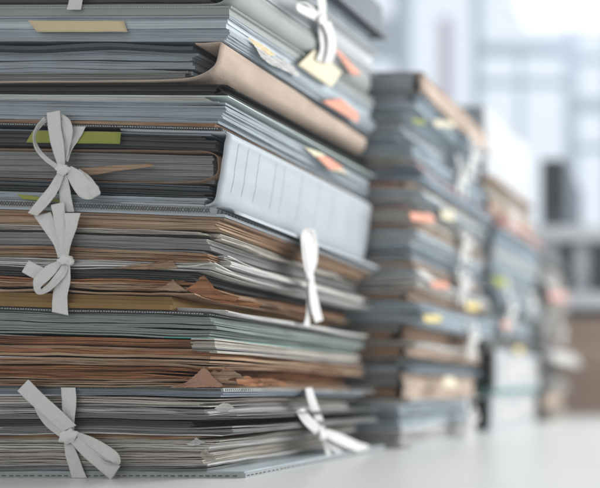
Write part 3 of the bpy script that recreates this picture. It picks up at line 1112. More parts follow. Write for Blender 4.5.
# --- 3 white box file --------------------------------------------------------
p3 = tA('box_file', 'open white box file with a broad ruled spine and zigzag stitched base', 'box file', 261)
board(A, p3, 'base_board', 'spine', 261.2, 264.0, AX(225), width=0.255, back=6, stitch=None, seed=18, wave=0.2)
board(A, p3, 'base_board', 'edge', 264.1, 269.5, AX(216), width=0.25, back=2, front=1, stitch='zigzag', pitch=5.2, seed=19, wave=0.2)
# shell: bottom, leaning spine, top, as a bent board
prof = [(AX(120), .2705), (AX(196), .2705), (AX(206), .2708), (AX(213), .2735), (AX(217), .279), (AX(219.5), .290), (AX(223), .310),
        (AX(226.5), .335), (AX(228), .3425), (AX(226), .3462), (AX(215), .3475), (AX(120), .3475)]
prof = [(a, b) for a, b in smooth_poly(prof, 4)]
mb = MB()


def spinejit(x, z, y):
    v = (y - .69) / .32
    f = min(1, max(0, (x - AX(196)) / .02))
    r_ = 0
    d = 1.014 - y
    if d < .022 and f > 0:          # rounded far end of the spine
        r_ = -(.022 - math.sqrt(max(0, .022 ** 2 - (.022 - d) ** 2))) * 0.55
    return x + r_ * f + 0.0005 * noise.noise(Vector((y * 14, z * 14, 5))), z


mb.extr(offset_profile(prof, 0.0022), 0.6905, 1.014, 40, jit=spinejit)
sp = mb.build('shell', 'spine', p3, A.warp, smooth=True)
# foot flap of the box below the spine
mb = MB()
prof = smooth_poly([(AX(205), .2702), (AX(219), .2712), (AX(227), .2705), (AX(232), .2685), (AX(233), .2655)], 4)
mb.extr(offset_profile(prof, 0.0010), 0.692, 1.012, 20)
mb.build('spine_hinge', 'spine', sp, A.warp, smooth=True)
# ruled lines printed on the spine
mb = MB()


def SPX(z):
    pts = [(.279, 217), (.290, 219.5), (.310, 223), (.335, 226.5), (.3425, 228)]
    for (a, b), (c, d) in zip(pts, pts[1:]):
        if z <= c:
            return AX(b + (d - b) * (z - a) / (c - a))
    return AX(228)


def vline(y, wd, za, zb_):
    n = 10
    vs = []
    for i in range(n + 1):
        z = za + (zb_ - za) * i / n
        x = SPX(z) + 0.0005 * noise.noise(Vector((y * 14, z * 14, 5))) + 0.0005
        vs += [(x, y, z), (x, y + wd, z)]
    mb.add(vs, [(2 * i, 2 * i + 1, 2 * i + 3, 2 * i + 2) for i in range(n)])


for q_, y in enumerate((.7075, .7235, .7425, .772, .789, .824, .861, .898, .941, .982)):
    mb = MB()
    vline(y, 0.0005, .290, .3405)
    mb.build('ruled_line', 'ink' if q_ < 3 else 'ink2', sp, A.warp)
board(A, p3, 'top_board', 'edged', 347.8, 350.3, AX(221), width=0.25, back=-6, stitch='dash', pitch=2.4, seed=20, wave=0.2, edge_mat='edged', label='stitched rim of the lid')

kf = tA('kraft_folder', 'brown folder with pages wrapped inside the open white box file, lime note above it', 'folder', 293, 'kraft folders of the front stack')
prof = smooth_poly([(AX(-30), .2930), (AX(120), .2930), (AX(190), .2955), (AX(210), .3005), (AX(217), .306), (AX(217.5), .318), (AX(214), .324), (AX(203), .3275), (AX(170), .3272), (AX(-30), .3240)], 5)
mb = MB()
mb.extr(offset_profile(prof, 0.0008), 0.6915, 0.99, 14, jit=lambda x, z, y: (x, z + .0006 * noise.noise(Vector((y * 18, x * 18, 9)))))
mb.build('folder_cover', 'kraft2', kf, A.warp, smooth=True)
bundle(A, kf, 'page_bundle', ['grey', 'blue2', 'old2'], 296, 323, AX(212), thick=(1.0, 4.0), gap=0.6, jx=1.2, wave=0.5, seed=51, yfo=4, back=-25, weights=[3, 1, 1])
note(kf, 'folded_sheet', 'old2', [(80, 168), (152, 163), (154, 166), (86, 176)], P_front, off=-1, th=0.4, bend=0.5, seed=33, label='tan sheet with a curled edge')
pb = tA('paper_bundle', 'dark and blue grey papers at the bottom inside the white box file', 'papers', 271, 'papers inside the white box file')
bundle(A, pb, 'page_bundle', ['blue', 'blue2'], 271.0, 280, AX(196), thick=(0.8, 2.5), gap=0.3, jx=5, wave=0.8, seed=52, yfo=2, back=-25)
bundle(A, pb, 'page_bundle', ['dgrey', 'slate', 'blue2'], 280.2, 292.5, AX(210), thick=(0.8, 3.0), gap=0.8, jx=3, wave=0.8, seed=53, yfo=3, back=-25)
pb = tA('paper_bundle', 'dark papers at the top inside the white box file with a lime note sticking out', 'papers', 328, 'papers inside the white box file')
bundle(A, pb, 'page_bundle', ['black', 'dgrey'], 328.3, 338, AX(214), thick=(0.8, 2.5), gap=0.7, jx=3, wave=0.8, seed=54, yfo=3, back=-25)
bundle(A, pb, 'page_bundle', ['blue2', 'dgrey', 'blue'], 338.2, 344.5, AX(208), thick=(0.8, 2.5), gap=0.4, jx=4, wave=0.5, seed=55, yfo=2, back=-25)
note(pb, 'sticky_note', 'lime', [(33, 130.5), (121, 132), (120, 144), (26, 142.5)], P_front, off=0.8, th=0.2, bend=0.8, seed=40)
note(pb, 'sticky_note', 'lime', [(17, 194), (60, 199), (62, 202.5), (22, 199)], P_front, off=-0.5, th=0.2, bend=0.5, seed=41, label='lime slip low in the box file')

bw = MB()
strip(bw, [(73, 126.5, 86, 126.5, 1, 1), (70, 137, 80, 138, 2, 2), (66, 148, 72, 150, 3, 3), (62, 160, 68, 162, 3, 3)], P_front, seed=22)
strip(bw, [(59.5, 174, 67, 174, 3, 3), (59, 190, 70, 188, 3, 3), (60, 201, 72, 200, 2, 2), (60.5, 212, 74.5, 212, 1, 1)], P_front, seed=23)
rb = bw.build('ribbon_bow', 'ribbon', p3, smooth=True)
ribbon_part(rb, 'tail', [[(46.8, 112.8, 60.3, 110.5, 5, 5), (48.3, 128, 61, 126, 6, 7), (51, 144, 64, 145, 6, 7), (56, 160, 65, 160, 4.5, 5), (59, 168, 65, 168, 4, 4)]], P_front, seed=24)
ribbon_part(rb, 'loop', [[(57, 117, 61, 113, 3, 3.5), (60, 126, 70, 120, 4, 5), (61, 136, 72.8, 131, 4, 6), (62, 148, 70.5, 145, 4, 5), (62, 160, 67, 160, 3.5, 4)],
                         [(44, 117, 47.5, 121, 6, 3), (35.5, 127, 39.5, 129, 8, 4), (32.7, 139, 35.3, 138, 9, 5), (36, 151, 40, 149, 8, 4), (45, 161, 48, 157.5, 6, 4), (57, 170, 60, 166, 4, 4)]], P_front, seed=25)
ribbon_part(rb, 'tail', [[(57.5, 173, 64, 176, 4, 4), (48.5, 187, 57, 193, 6, 6), (38, 200, 47.5, 205.5, 6, 6), (28, 213, 37, 216, 4, 4)]], P_front, seed=26)
ribbon_part(rb, 'loop', [[(67, 176, 71, 166, 4, 5), (72, 186, 82, 172, 6, 8), (79, 196, 89, 180, 7, 10), (87, 199.5, 98, 186, 8, 10), (94, 198, 100, 194.5, 10, 10), (90, 195, 99.5, 190, 12, 11.5), (87, 183, 91, 177.5, 9, 8.5), (77, 173, 79, 168.5, 6, 6)]], P_front, seed=27)
knot_part(rb, 63, 169.5, 7.5, 5.5, P_front, off=4.2, depth=4, ang=0.1, seed=9)

# --- papers on the box file ------------------------------------------------------
pb = tA('paper_bundle', 'grey papers in plastic sleeves with orange and yellow tabs, lying on the white box file', 'papers', 350, 'loose paper bundles of the front stack')
bundle(A, pb, 'page_bundle', ['red', 'old2'], 350.6, 354.5, AX(217), thick=(0.8, 1.6), gap=0.2, jx=1.2, wave=0.3, seed=61, back=-30, label='thin brown and red booklet at the bottom')
bundle(A, pb, 'page_bundle', ['blue', 'blue2', 'ice'], 354.8, 376, AX(224), thick=(1.0, 4.0), gap=0.25, jx=2.2, jy=1.0, wave=0.5, seed=62, back=2, weights=[3, 2, 2], curl=1.0)
note(pb, 'sticky_note', 'cream', [(303, 146), (322, 153), (350, 175), (330, 170)], P_side, off=1.5, th=0.3, bend=0.8, seed=44)
note(pb, 'sticky_note', 'orange', [(316, 156), (328, 157), (344, 168), (330, 170)], P_side, off=3, th=0.3, bend=0.8, seed=45)
gf = tA('document_folder', 'black green folder with a pale mint rim, directly under the broad kraft folder', 'folder', 376)
board(A, gf, 'folder_cover', 'mint', 381.5, 382.6, AX(228), width=0.24, back=4, seed=23, wave=0.4)
bundle(A, gf, 'page_bundle', ['blue', 'white'], 376.4, 381.2, AX(200), thick=(0.6, 1.5), gap=0.5, jx=4, wave=0.5, seed=64, back=-10)
prof = smooth_poly([(AX(-30), .3830), (AX(150), .3830), (AX(205), .3828), (AX(217), .3838), (AX(222), .3870), (AX(217), .3915), (AX(206), .3938), (AX(-30), .3945)], 5)
mb = MB()
mb.extr(offset_profile(prof, 0.0007), 0.690, 0.995, 14)
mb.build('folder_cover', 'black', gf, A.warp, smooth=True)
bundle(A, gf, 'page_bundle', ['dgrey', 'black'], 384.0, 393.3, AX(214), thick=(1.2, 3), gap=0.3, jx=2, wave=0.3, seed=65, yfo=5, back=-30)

# --- big kraft folder ------------------------------------------------------------
kf = tA('kraft_folder', 'broad light brown kraft folder wrapped around dark papers near the top of the front stack', 'folder', 396, 'kraft folders of the front stack')
prof = [(AX(-30), .3960), (AX(100), .3965), (AX(165), .3972), (AX(190), .3990), (AX(206), .4045), (AX(215), .4115), (AX(219), .4200), (AX(221), .4300), (AX(222), .4350),
        (AX(220), .4362), (AX(206), .4350), (AX(196), .4348)]
prof = smooth_poly(prof, 5)
mb = MB()


def kj(x, z, y):
    v = (y - .69) / .32
    f = min(1, max(0, (x - AX(190)) / .03))
    r_ = 0
    d = 1.012 - y
    if d < .03 and f > 0:
        r_ = -(.03 - math.sqrt(max(0, .03 ** 2 - (.03 - d) ** 2))) * 0.9
    zz_ = z
    if z > .403:
        zz_ = z - 0.010 * v * (z - .397) / .038
    return x + (r_ + 0.004 * v) * f + 0.0012 * f * noise.noise(Vector((y * 18, z * 25, 2))), zz_ + .0010 * noise.noise(Vector((y * 16, x * 16, 4)))


mb.extr(offset_profile(prof, 0.0011), 0.689, 1.012, 48, jit=kj)
mb.build('folder_cover', 'kraft', kf, A.warp, smooth=True)
bundle(A, kf, 'page_bundle', ['grey', 'dgrey', 'white2'], 398.5, 407, AX(186), thick=(0.8, 3), gap=0.4, jx=3, wave=0.6, seed=71, yfo=1, back=-30, weights=[3, 2, 1], xs=6)
bundle(A, kf, 'page_bundle', ['slate', 'blue2', 'blue'], 407.3, 434, AX(198), thick=(0.9, 4.5), gap=1.2, jx=6, jy=2, wave=1.5, curl=3, seed=72, yfo=3, back=-30, weights=[2, 3, 2])

# --- sleeve bundle with sticky notes -----------------------------------------------
pb = tA('paper_bundle', 'sleeved blue grey papers with a beige note in front, on the broad kraft folder', 'papers', 436, 'loose paper bundles of the front stack')
bundle(A, pb, 'page_bundle', ['ice', 'blue', 'white'], 436.6, 449, AX(226), thick=(0.9, 3.4), gap=0.2, jx=1.5, jy=0.8, wave=0.3, seed=73, back=10, weights=[2, 3, 1], xs=4)
bundle(A, pb, 'page_bundle', ['blue', 'blue2', 'ice'], 449.2, 462.5, AX(228), thick=(1.0, 3.6), gap=0.2, jx=2.5, jy=0.8, wave=0.3, seed=74, back=4, weights=[3, 2, 2])
note(pb, 'sticky_note', 'beige', [(28, 20.5), (124, 21), (127.5, 32), (37, 32)], P_front, off=0.8, th=0.2, bend=0.5, seed=50)
note(pb, 'sticky_note', 'cream', [(314, 49), (342, 72), (331, 88), (297, 65)], P_side, off=5, th=0.3, bend=1.5, seed=51, label='square cream note on the side')
torn(pb, 'torn_sheet', 'white', [(254, 45), (262, 50), (270, 57), (284, 60), (293, 66), (300, 74), (297, 77), (286, 71), (270, 64), (261, 57)], P_side, off=5, crumple=1.8, seed=52, label='torn white slip')
torn(pb, 'torn_sheet', 'beige', [(248, 37), (256, 41), (266, 47), (276, 55), (270, 56), (262, 53), (255, 46)], P_side, off=4, crumple=1.2, seed=53)
note(pb, 'sticky_note', 'orange', [(321, 101), (341, 98), (359, 114), (358, 123)], P_side, off=6, th=0.3, bend=1.0, seed=54, label='orange note')

# --- 4 top portfolio -------------------------------------------------------------
p4 = tA('document_portfolio', 'tied grey green portfolio with a smooth rounded side, directly above the beige note papers', 'document folder', 463, GP)
board(A, p4, 'cover_board', 'gboard', 463.0, 470.0, AX(229), width=0.255, back=-6, stitch=None, seed=24, wave=0.4, label='thick grey green lower cover')
board(A, p4, 'cover_board', 'edge', 470.2, 471.8, AX(231), width=0.255, back=-10, stitch='dash', pitch=2.4, seed=25, wave=0.4)
prof = smooth_poly([(AX(-30), .4722), (AX(150), .4722), (AX(205), .4724), (AX(222), .4745), (AX(230), .482), (AX(232), .492), (AX(230), .500), (AX(222), .505), (AX(150), .506), (AX(-30), .506)], 5)
mb = MB()
mb.extr(offset_profile(prof, 0.0014), 0.689, 0.99, 20, jit=lambda x, z, y: (x + .001 * noise.noise(Vector((y * 10, z * 10, 2))), z))
mb.build('folder_cover', 'gboard', p4, A.warp, smooth=True)
bundle(A, p4, 'page_bundle', ['black', 'dgrey'], 474.5, 502, AX(215), thick=(1, 3), gap=0.6, jx=2, wave=0.6, seed=76, yfo=3, back=-35)
bw = MB()
strip(bw, [(66.5, 9.5, 81, 9.5, 1, 1), (69, 0, 82.5, 0, 2, 2), (72, -14, 86, -14, 3, 3), (74, -26, 84, -27, 3, 3)], P_front, seed=31)
rb = bw.build('ribbon_bow', 'ribbon', p4, smooth=True)

p5 = tA('document_portfolio', 'tied pale grey portfolio with a white side bow, second above the beige note', 'document folder', 507, GP)
board(A, p5, 'cover_board', 'gboard2', 507, 509, AX(228), width=0.25, back=4, seed=26)
prof = smooth_poly([(AX(-30), .5095), (AX(205), .5095), (AX(224), .512), (AX(229), .520), (AX(228), .530), (AX(220), .535), (AX(-30), .536)], 5)
mb = MB()
mb.extr(offset_profile(prof, 0.0014), 0.689, 1.0, 14)
mb.build('folder_cover', 'gboard2', p5, A.warp, smooth=True)
bundle(A, p5, 'page_bundle', ['grey', 'blue'], 512, 532, AX(213), thick=(1, 3), gap=0.6, jx=2, wave=0.6, seed=77, yfo=3, back=-35)


def S5(px, py, off):
    return P_side(px, py, off, -0.455)


bw = MB()
strip(bw, [(318, 22, 329, 22, 1, 1), (319, 36, 331, 36, 2, 2), (320, 48, 331, 50, 2, 2), (316, 60, 327, 64, 1, 1)], S5, seed=41)
rb = bw.build('ribbon_bow', 'ribbon', p5, smooth=True)
ribbon_part(rb, 'loop', [[(319, 22, 324, 16, 5, 5), (306, 16, 310, 8, 9, 8), (297, 10, 301, 4, 10, 9), (298, 3, 302, 3, 11, 9), (309, 3, 308, 6, 9, 8), (320, 14, 318, 17, 6, 6)]], S5, seed=42)
ribbon_part(rb, 'tail', [[(318, 20, 326, 18, 5, 5), (318, 4, 326, 2, 6, 6), (313, -14, 322, -16, 6, 6)]], S5, seed=43)
ribbon_part(rb, 'tail', [[(322, 24, 330, 20, 5, 5), (327, 36, 334, 33, 6, 6), (327, 50, 336, 48, 5, 5), (324, 62, 332, 63, 4, 4)]], S5, seed=44)
knot_part(rb, 322, 20, 5, 5, S5, off=6, depth=4, seed=13)
pb = tA('paper_bundle', 'pinkish papers with an orange tab sticking out, near the very top of the front stack', 'papers', 536, 'loose paper bundles of the front stack')
bundle(A, pb, 'page_bundle', ['blue', 'pink', 'white'], 537, 562, AX(226), thick=(0.8, 2.6), gap=0.5, jx=2, wave=0.5, seed=78, back=2, weights=[3, 1, 2])
note(pb, 'sticky_note', 'orange', [(333, 47), (341, 52), (362, 75), (352, 75)], S5, off=3, th=0.3, bend=1.0, seed=55)
board(A, pb, 'cover_board', 'slate', 562.3, 564.5, AX(229), width=0.25, back=2, seed=27)
tb = tA('document_folder', 'dark slate flat box file jutting out at the very top of the front stack', 'folder', 565)
mb = MB()
mb.slab([(AX(-10), AX(238), 0.68, 1.03)], lambda x, y: .5655, lambda x, y: .5695, 8, 8)
mb.build('base_board', 'slate', tb, A.warp)
mb = MB()
mb.slab([(AX(-5), AX(233), 0.685, 1.025)], lambda x, y: .5697, lambda x, y: .610, 8, 8)
mb.build('box_body', 'slate', tb, A.warp)

# ------------------------------------------------------------------ background stacks


def folder_shell(st, parent, mat, z0, z1, xr, width=0.24, back=0.0, seed=0, skew=0.0):
    h = (z1 - z0) / 1000
    a, b = z0 / 1000, z1 / 1000
    rr = min(0.008, h * .45)
    prof = smooth_poly([(xr - width, a), (xr - rr * 2, a), (xr - rr * .4, a + rr * .5), (xr, a + h * .5), (xr - rr * .4, b - rr * .5), (xr - rr * 2, b), (xr - width, b)], 4)
    mb = MB()
    mb.extr(offset_profile(prof, 0.0010), st.yf, st.yb - 0.01 + back / 1000, 10,
            jit=lambda x, z, y: (x + .0012 * noise.noise(Vector((y * 12, z * 20, seed))) + skew * (y - st.yf), z))
    return mb.build('folder_cover', mat, parent, st.warp, smooth=True)


def back_stack(st, layers, cx, xr0, group, seed0):
    out = []
    for q, (kind, z0, z1, dx, mats, lab) in enumerate(layers):
        sd = seed0 + q
        rr = random.Random(sd)
        xr = xr0 + (dx + rr.uniform(-13, 11)) / 1000
        fo = rr.uniform(-9, 9)
        if kind == 'F':        # wrapped folder with pages
            t = thing('kraft_folder' if 'kraft' in mats[0] else 'document_folder', lab, 'folder', (cx, (st.yf + st.yb) / 2, z0 / 1000), group)
            folder_shell(st, t, mats[0], z0 + .3, z1 - .3, xr, seed=sd, back=rr.uniform(-12, 6))
            bundle(st, t, 'page_bundle', mats[1:], z0 + 2, z1 - 2, xr - .012, thick=(1.2, 4), gap=.8, jx=2.5, wave=.5, seed=sd, yfo=2, back=-20, nx=8, ny=6)
        elif kind == 'P':      # loose papers
            t = thing('paper_bundle', lab, 'papers', (cx, (st.yf + st.yb) / 2, z0 / 1000), group)
            bundle(st, t, 'page_bundle', mats, z0 + .2, z1 - .2, xr, thick=(0.6, 3.0), gap=1.3, jx=6, jy=3, wave=1.6, curl=5, seed=sd, back=rr.uniform(-15, 12), nx=12, ny=10, yfo=fo)
        elif kind == 'T':      # tied portfolio: two boards and papers
            t = thing('document_portfolio', lab, 'document folder', (cx, (st.yf + st.yb) / 2, z0 / 1000), group)
            board(st, t, 'cover_board', mats[0], z0 + .3, z0 + 3, xr + .006, back=4, seed=sd)
            bundle(st, t, 'page_bundle', mats[1:], z0 + 3.3, z1 - 3.3, xr - .004, thick=(0.6, 3.0), gap=1.2, jx=6, jy=3, wave=1.3, curl=4, seed=sd, back=rr.uniform(-18, 0), nx=12, ny=10, yfo=fo)
            board(st, t, 'cover_board', mats[0], z1 - 3, z1 - .3, xr + .004, back=2, seed=sd + 3)
        elif kind == 'B':      # box file
            t = thing('box_file', lab, 'box file', (cx, (st.yf + st.yb) / 2, z0 / 1000), group)
            mb = MB()
            mb.slab([(xr - .25, xr, st.yf + .002, st.yb)], lambda x, y: (z0 + .4) / 1000, lambda x, y: (z1 - .4) / 1000, 6, 6)
            o = mb.build('box_body', mats[0], t, st.warp)
            mb = MB()
            mb.slab([(xr - .24, xr - .006, st.yf - .001, st.yf + .0018)], lambda x, y: (z0 + 5) / 1000, lambda x, y: (z1 - 5) / 1000, 4, 1)
            mb.build('front_flap', mats[1], t, st.warp)
            mb = MB()
            mb.slab([(xr + .0003, xr + .0011, st.yf + .06, st.yb - .06)], lambda x, y: (z0 + (z1 - z0) * .25) / 1000, lambda x, y: (z1 - (z1 - z0) * .25) / 1000, 1, 4)
            mb.build('spine_label', 'white', t, st.warp)
        out.append(t)
    return out


def side_ribbon(parent, X, ya, z0, z1, wd=0.013, seed=0):
    """vertical tie with a bow on the right-hand side of a back stack; metres"""
    def pf(a, b, off):
        return Vector((X + off / 1000, ya + a / 1000, b / 1000))
    w = wd * 500
    zm = (z0 + z1) / 2
    s = random.Random(seed)
    mb = MB()
    strip(mb, [(-w, z1, w, z1, 1, 1), (-w * .9, (z1 + zm) / 2, w, (z1 + zm) / 2, 5, 5), (-w * .4, zm, w * .4, zm, 7, 7)], pf, seed=seed)
    strip(mb, [(-w * .4, zm, w * .4, zm, 7, 7), (-w, (z0 + zm) / 2, w, (z0 + zm) / 2, 5, 5), (-w, z0, w, z0, 1, 1)], pf, seed=seed + 1)
    o = mb.build('ribbon_bow', 'ribbon', parent, smooth=True)
    L = s.uniform(26, 38)
    ribbon_part(o, 'loop', [[(0, zm, 0, zm + 5, 8, 8), (-L * .6, zm + 10, -L * .5, zm + 20, 14, 12), (-L, zm + 2, -L * .9, zm + 12, 16, 14), (-L * .5, zm - 8, -L * .5, zm + 2, 14, 12), (0, zm - 4, 0, zm + 3, 8, 8)]], pf, seed=seed + 2)
    ribbon_part(o, 'loop', [[(0, zm, 0, zm + 5, 8, 8), (L * .6, zm + 10, L * .5, zm + 20, 14, 12), (L, zm - 2, L * .9, zm + 8, 16, 14), (L * .5, zm - 12, L * .5, zm, 14, 12), (0, zm - 4, 0, zm + 3, 8, 8)]], pf, seed=seed + 3)
    ribbon_part(o, 'tail', [[(-3, zm, 4, zm, 9, 9), (-16, zm - 18, -4, zm - 22, 12, 12), (-22, zm - 42, -9, zm - 46, 10, 10)]], pf, seed=seed + 4)
    ribbon_part(o, 'tail', [[(-3, zm, 4, zm, 9, 9), (5, zm - 20, 17, zm - 18, 12, 12), (12, zm - 46, 25, zm - 42, 10, 10)]], pf, seed=seed + 5)
    mb = MB()
    knot(mb, 0, zm, 6, 6, pf, off=9, depth=5, seed=seed)
    mb.build('knot', 'ribbon', o, smooth=True)


# ---- stack B
GB = 'documents of the middle stack'
Bst = Stack(-0.66, -0.42, 1.035, 1.395, [(0, 0), (425, 425), (565, 562)], [(0, 0), (70, 70), (160, 162), (340, 350), (430, 448), (565, 592)], mess=1.6)
LB = [
    ('T', 0, 72, 2, ['gboard2', 'white', 'white', 'blueb'], 'bottommost portfolio of white papers in the blurred middle stack, resting on the desk'),
    ('F', 72, 112, -4, ['kraft', 'old2', 'grey'], 'thick brown kraft folder second from the bottom of the middle stack'),
    ('F', 112, 122, -12, ['slateb', 'dgreyb'], 'thin dark folder lying on the lowest brown folder of the middle stack'),
    ('P', 122, 137, 0, ['white', 'blueb', 'grey'], 'white papers between two brown folders low in the middle stack, cream note sticking out'),
    ('F', 137, 152, -6, ['kraft', 'old2'], 'thin brown folder under a strip of white paper low in the middle stack'),
    ('P', 152, 160, -2, ['white', 'ice'], 'thin layer of white papers between two thin brown folders of the middle stack'),
    ('F', 160, 186, -2, ['kraft2', 'grey', 'old2'], 'brown folder under the grey sleeves in the lower half of the middle stack'),
    ('P', 186, 222, -2, ['blueb', 'ice', 'white'], 'thick grey sleeved papers above the brown folders of the middle stack'),
    ('F', 222, 234, -6, ['kraft', 'old2'], 'thin tan folder halfway up the middle stack with a yellow note'),
    ('P', 234, 262, 0, ['blueb', 'ice', 'white', 'kraft'], 'blue grey papers with an orange note halfway up the middle stack'),
    ('T', 262, 300, -4, ['slateb', 'blueb', 'ice', 'dgreyb', 'kraft'], 'dark blue portfolio just above the lower orange note of the middle stack'),
    ('P', 300, 330, 0, ['blueb', 'ice', 'white', 'dgreyb'], 'slate and blue papers under the tan folder of the middle stack'),
    ('F', 330, 338, -4, ['kraft', 'old2'], 'very thin tan folder in the upper middle of the blurred middle stack'),
    ('T', 338, 366, -2, ['slateb', 'blueb', 'dgreyb', 'white2', 'pink'], 'dark slate portfolio above the thin tan folder of the middle stack'),
    ('P', 366, 390, 0, ['blueb', 'ice', 'pink', 'white'], 'pale papers with the larger orange note in the middle stack'),
    ('F', 390, 402, 0, ['kraft', 'old2', 'pink'], 'light brown folder with a pink edge above the larger orange note of the middle stack'),
    ('P', 402, 424, -4, ['blueb', 'slateb', 'pink'], 'dark papers with a pink sheet under the black block of the middle stack'),
    ('T', 424, 458, -8, ['slateb', 'dgreyb', 'blueb', 'white2'], 'dark slate portfolio, lower one of the dark block near the top of the middle stack'),
    ('T', 458, 492, -10, ['slateb', 'slateb', 'blueb', 'dgreyb', 'ice'], 'dark slate portfolio, upper one of the dark block near the top of the middle stack'),
    ('P', 492, 518, -6, ['blueb', 'ice', 'ice'], 'blue grey papers with lime and yellow notes near the top of the middle stack'),
    ('F', 518, 532, -2, ['slateb', 'dgreyb'], 'dark thin folder directly under the topmost kraft folder of the middle stack'),
    ('F', 532, 566, 18, ['kraft', 'white2', 'grey', 'dgreyb'], 'topmost kraft folder of the middle stack holding grey papers'),
]
tb_ = back_stack(Bst, LB, -0.54, -0.415, GB, 200)


def PB(px, py, off):
    return P_side(px, py, off, -0.41)


note(tb_[19], 'sticky_note', 'lime', [(412.0, 118.3), (425.2, 120.4), (426.0, 124.7), (412.8, 122.6)], PB, off=4, seed=60)
note(tb_[19], 'sticky_note', 'cream', [(433.0, 119.6), (453.3, 121.8), (454.1, 127.5), (434.6, 126.1)], PB, off=6, seed=61)
note(tb_[14], 'sticky_note', 'orange', [(408.7, 212.1), (431.4, 214.3), (436.8, 222.9), (411.1, 220.7)], PB, off=6, seed=62)
note(tb_[14], 'sticky_note', 'cream', [(440.1, 207.7), (454.2, 209.8), (455.0, 221.3), (441.7, 219.2)], PB, off=6, seed=63)
note(tb_[9], 'sticky_note', 'orange', [(429.0, 281.5), (447.7, 282.2), (449.2, 289.4), (432.1, 287.9)], PB, off=8, seed=64)
note(tb_[9], 'sticky_note', 'white', [(415.3, 268.9), (424.7, 270.4), (438.7, 283.3), (429.3, 283.3)], PB, off=6, seed=65)
note(tb_[8], 'sticky_note', 'yellow', [(422.7, 313.8), (440.6, 315.2), (441.4, 322.4), (424.3, 321.7)], PB, off=6, seed=66)
note(tb_[3], 'sticky_note', 'cream', [(444.5, 376.4), (454.6, 377.9), (457.7, 388.7), (442.1, 388.0)], PB, off=8, seed=67)
note(tb_[7], 'sticky_note', 'yellow', [(464.1, 301.7), (478.2, 303.1), (479.0, 310.3), (465.7, 308.9)], PB, off=6, seed=68)
side_ribbon(tb_[0], -0.411, 1.26, 2, 70, seed=301)
side_ribbon(tb_[10], -0.412, 1.22, 258, 302, seed=311)
side_ribbon(tb_[13], -0.412, 1.23, 336, 370, seed=321)
side_ribbon(tb_[18], -0.414, 1.22, 440, 505, seed=331)

side_ribbon(tb_[6], -0.412, 1.27, 160, 215, seed=381)
side_ribbon(tb_[21], -0.402, 1.25, 480, 560, seed=391)

# ---- stack C
GC = 'documents of the third stack'
Cst = Stack(-0.65, -0.405, 1.42, 1.83, [(0, 0), (600, 600)], [(0, 0), (170, 173), (528, 566), (672, 724)], mess=1.2)
LC = [
    ('B', 0, 81, 0, ['wboard', 'black'], 'white box file at the bottom of the third stack, resting on the desk'),
    ('P', 81, 86, -6, ['teal', 'green'], 'thin teal sheet layer between the two white box files of the third stack'),
    ('B', 86, 170, -2, ['wboard', 'black'], 'white box file lying on another white box file in the third stack'),
    ('P', 170, 205, 0, ['white', 'grey', 'white2'], 'white papers with yellow and orange notes on the upper white box file'),
    ('T', 205, 245, 0, ['slateb', 'blueb', 'green', 'blueb'], 'slate portfolio with greenish papers in the third stack, lime note above'),
    ('P', 245, 280, 2, ['blueb', 'green', 'ice'], 'blue green papers with a lime note in the third stack'),
    ('T', 280, 330, -2, ['slateb', 'blueb', 'ice', 'white'], 'blue grey tied portfolio in the upper half of the third stack'),
    ('P', 330, 372, 0, ['blueb', 'white', 'ice'], 'pale blue papers under the dark folder of the third stack'),
    ('F', 372, 392, -2, ['slateb', 'blueb'], 'dark folder under the pink papers of the third stack'),
    ('P', 392, 415, 4, ['pink', 'white', 'pink'], 'pinkish red papers in the third stack'),
    ('F', 415, 445, 0, ['kraft', 'old2', 'pink'], 'brown folder over the pink papers of the third stack'),
    ('T', 445, 488, 0, ['kraft', 'old2', 'white2'], 'brown tied portfolio directly beneath the tall white box of the third stack'),
    ('B', 488, 632, -12, ['wboard', 'slateb'], 'tall white box file on the very top of the third stack'),
]
LC = [(k, *(z if z <= 170 else (170 + (z - 170) * 1.126 if z <= 488 else 528 + (z - 488)) for z in (a, b)), dx, m_, l_) for (k, a, b, dx, m_, l_) in LC]
tc_ = back_stack(Cst, LC, -0.53, -0.405, GC, 400)


def PC(px, py, off):
    return P_side(px, py, off, -0.402)


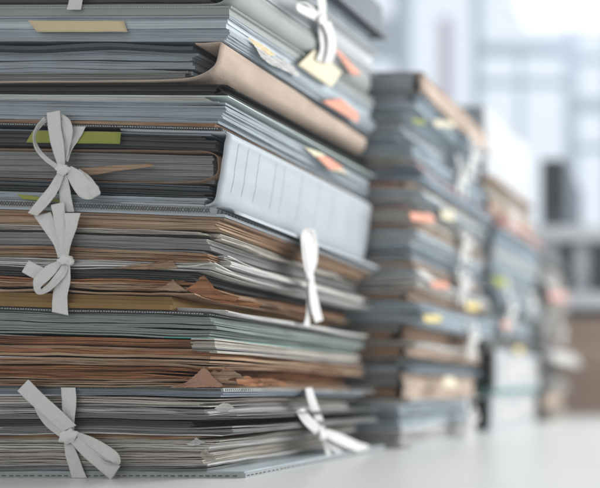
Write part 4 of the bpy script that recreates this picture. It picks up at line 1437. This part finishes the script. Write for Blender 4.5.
note(tc_[3], 'sticky_note', 'orange', [(501.8, 320.7), (513.5, 322.1), (514.2, 329.3), (502.5, 327.9)], PC, off=8, seed=70)
note(tc_[3], 'sticky_note', 'yellow', [(515.1, 346.4), (522.9, 347.8), (522.9, 353.6), (515.1, 352.2)], PC, off=8, seed=71)
note(tc_[5], 'sticky_note', 'lime', [(493.0, 277.0), (506.2, 278.4), (507.0, 287.0), (493.8, 285.6)], PC, off=8, seed=72)
side_ribbon(tc_[4], -0.40, 1.5, 200, 330, seed=341)
side_ribbon(tc_[6], -0.40, 1.70, 282, 330, seed=351)
side_ribbon(tc_[11], -0.402, 1.52, 445, 487, seed=361)

# ---- stack D
GD = 'documents of the farthest stack'
Dst = Stack(-0.63, -0.385, 1.85, 2.14, [(0, 0), (600, 600)], [(0, 0), (470, 490)], mess=1.4)
LD = [
    ('P', 0, 40, 0, ['old2', 'white2', 'pink'], 'tan papers at the bottom of the farthest stack, resting on the desk'),
    ('F', 40, 75, -6, ['kraft', 'old2', 'green'], 'tan folder near the bottom of the farthest stack, under the jutting papers'),
    ('P', 75, 110, 14, ['white', 'white2'], 'white papers jutting out to the right from the farthest stack'),
    ('T', 110, 170, 0, ['wboard', 'white', 'grey'], 'white tied portfolio above the jutting papers of the farthest stack'),
    ('P', 170, 215, 2, ['white', 'ice', 'pink'], 'white papers with a pink sheet in the farthest stack'),
    ('T', 215, 290, 0, ['gboard2', 'white', 'grey'], 'pale grey portfolio in the upper half of the farthest stack'),
    ('P', 290, 360, -2, ['white2', 'white', 'grey'], 'cream and grey papers near the top of the farthest stack'),
    ('T', 360, 450, -4, ['gboard2', 'white', 'grey'], 'pale grey portfolio on the very top of the farthest stack'),
]
td_ = back_stack(Dst, LD, -0.50, -0.388, GD, 500)


def PD(px, py, off):
    return P_side(px, py, off, -0.378)


note(td_[4], 'sticky_note', 'pink', [(548.0, 290.4), (567.5, 292.5), (569.0, 302.6), (549.5, 300.5)], PD, off=4, seed=80)
note(td_[2], 'loose_sheet', 'white', [(552.0, 351.1), (576.9, 354.8), (581.6, 368.4), (553.5, 362.7)], PD, off=24, bend=6, seed=81)
side_ribbon(td_[5], -0.380, 2.0, 215, 290, seed=371)

for o in list(bpy.data.objects):
    if '_b' in o:
        del o['_b']
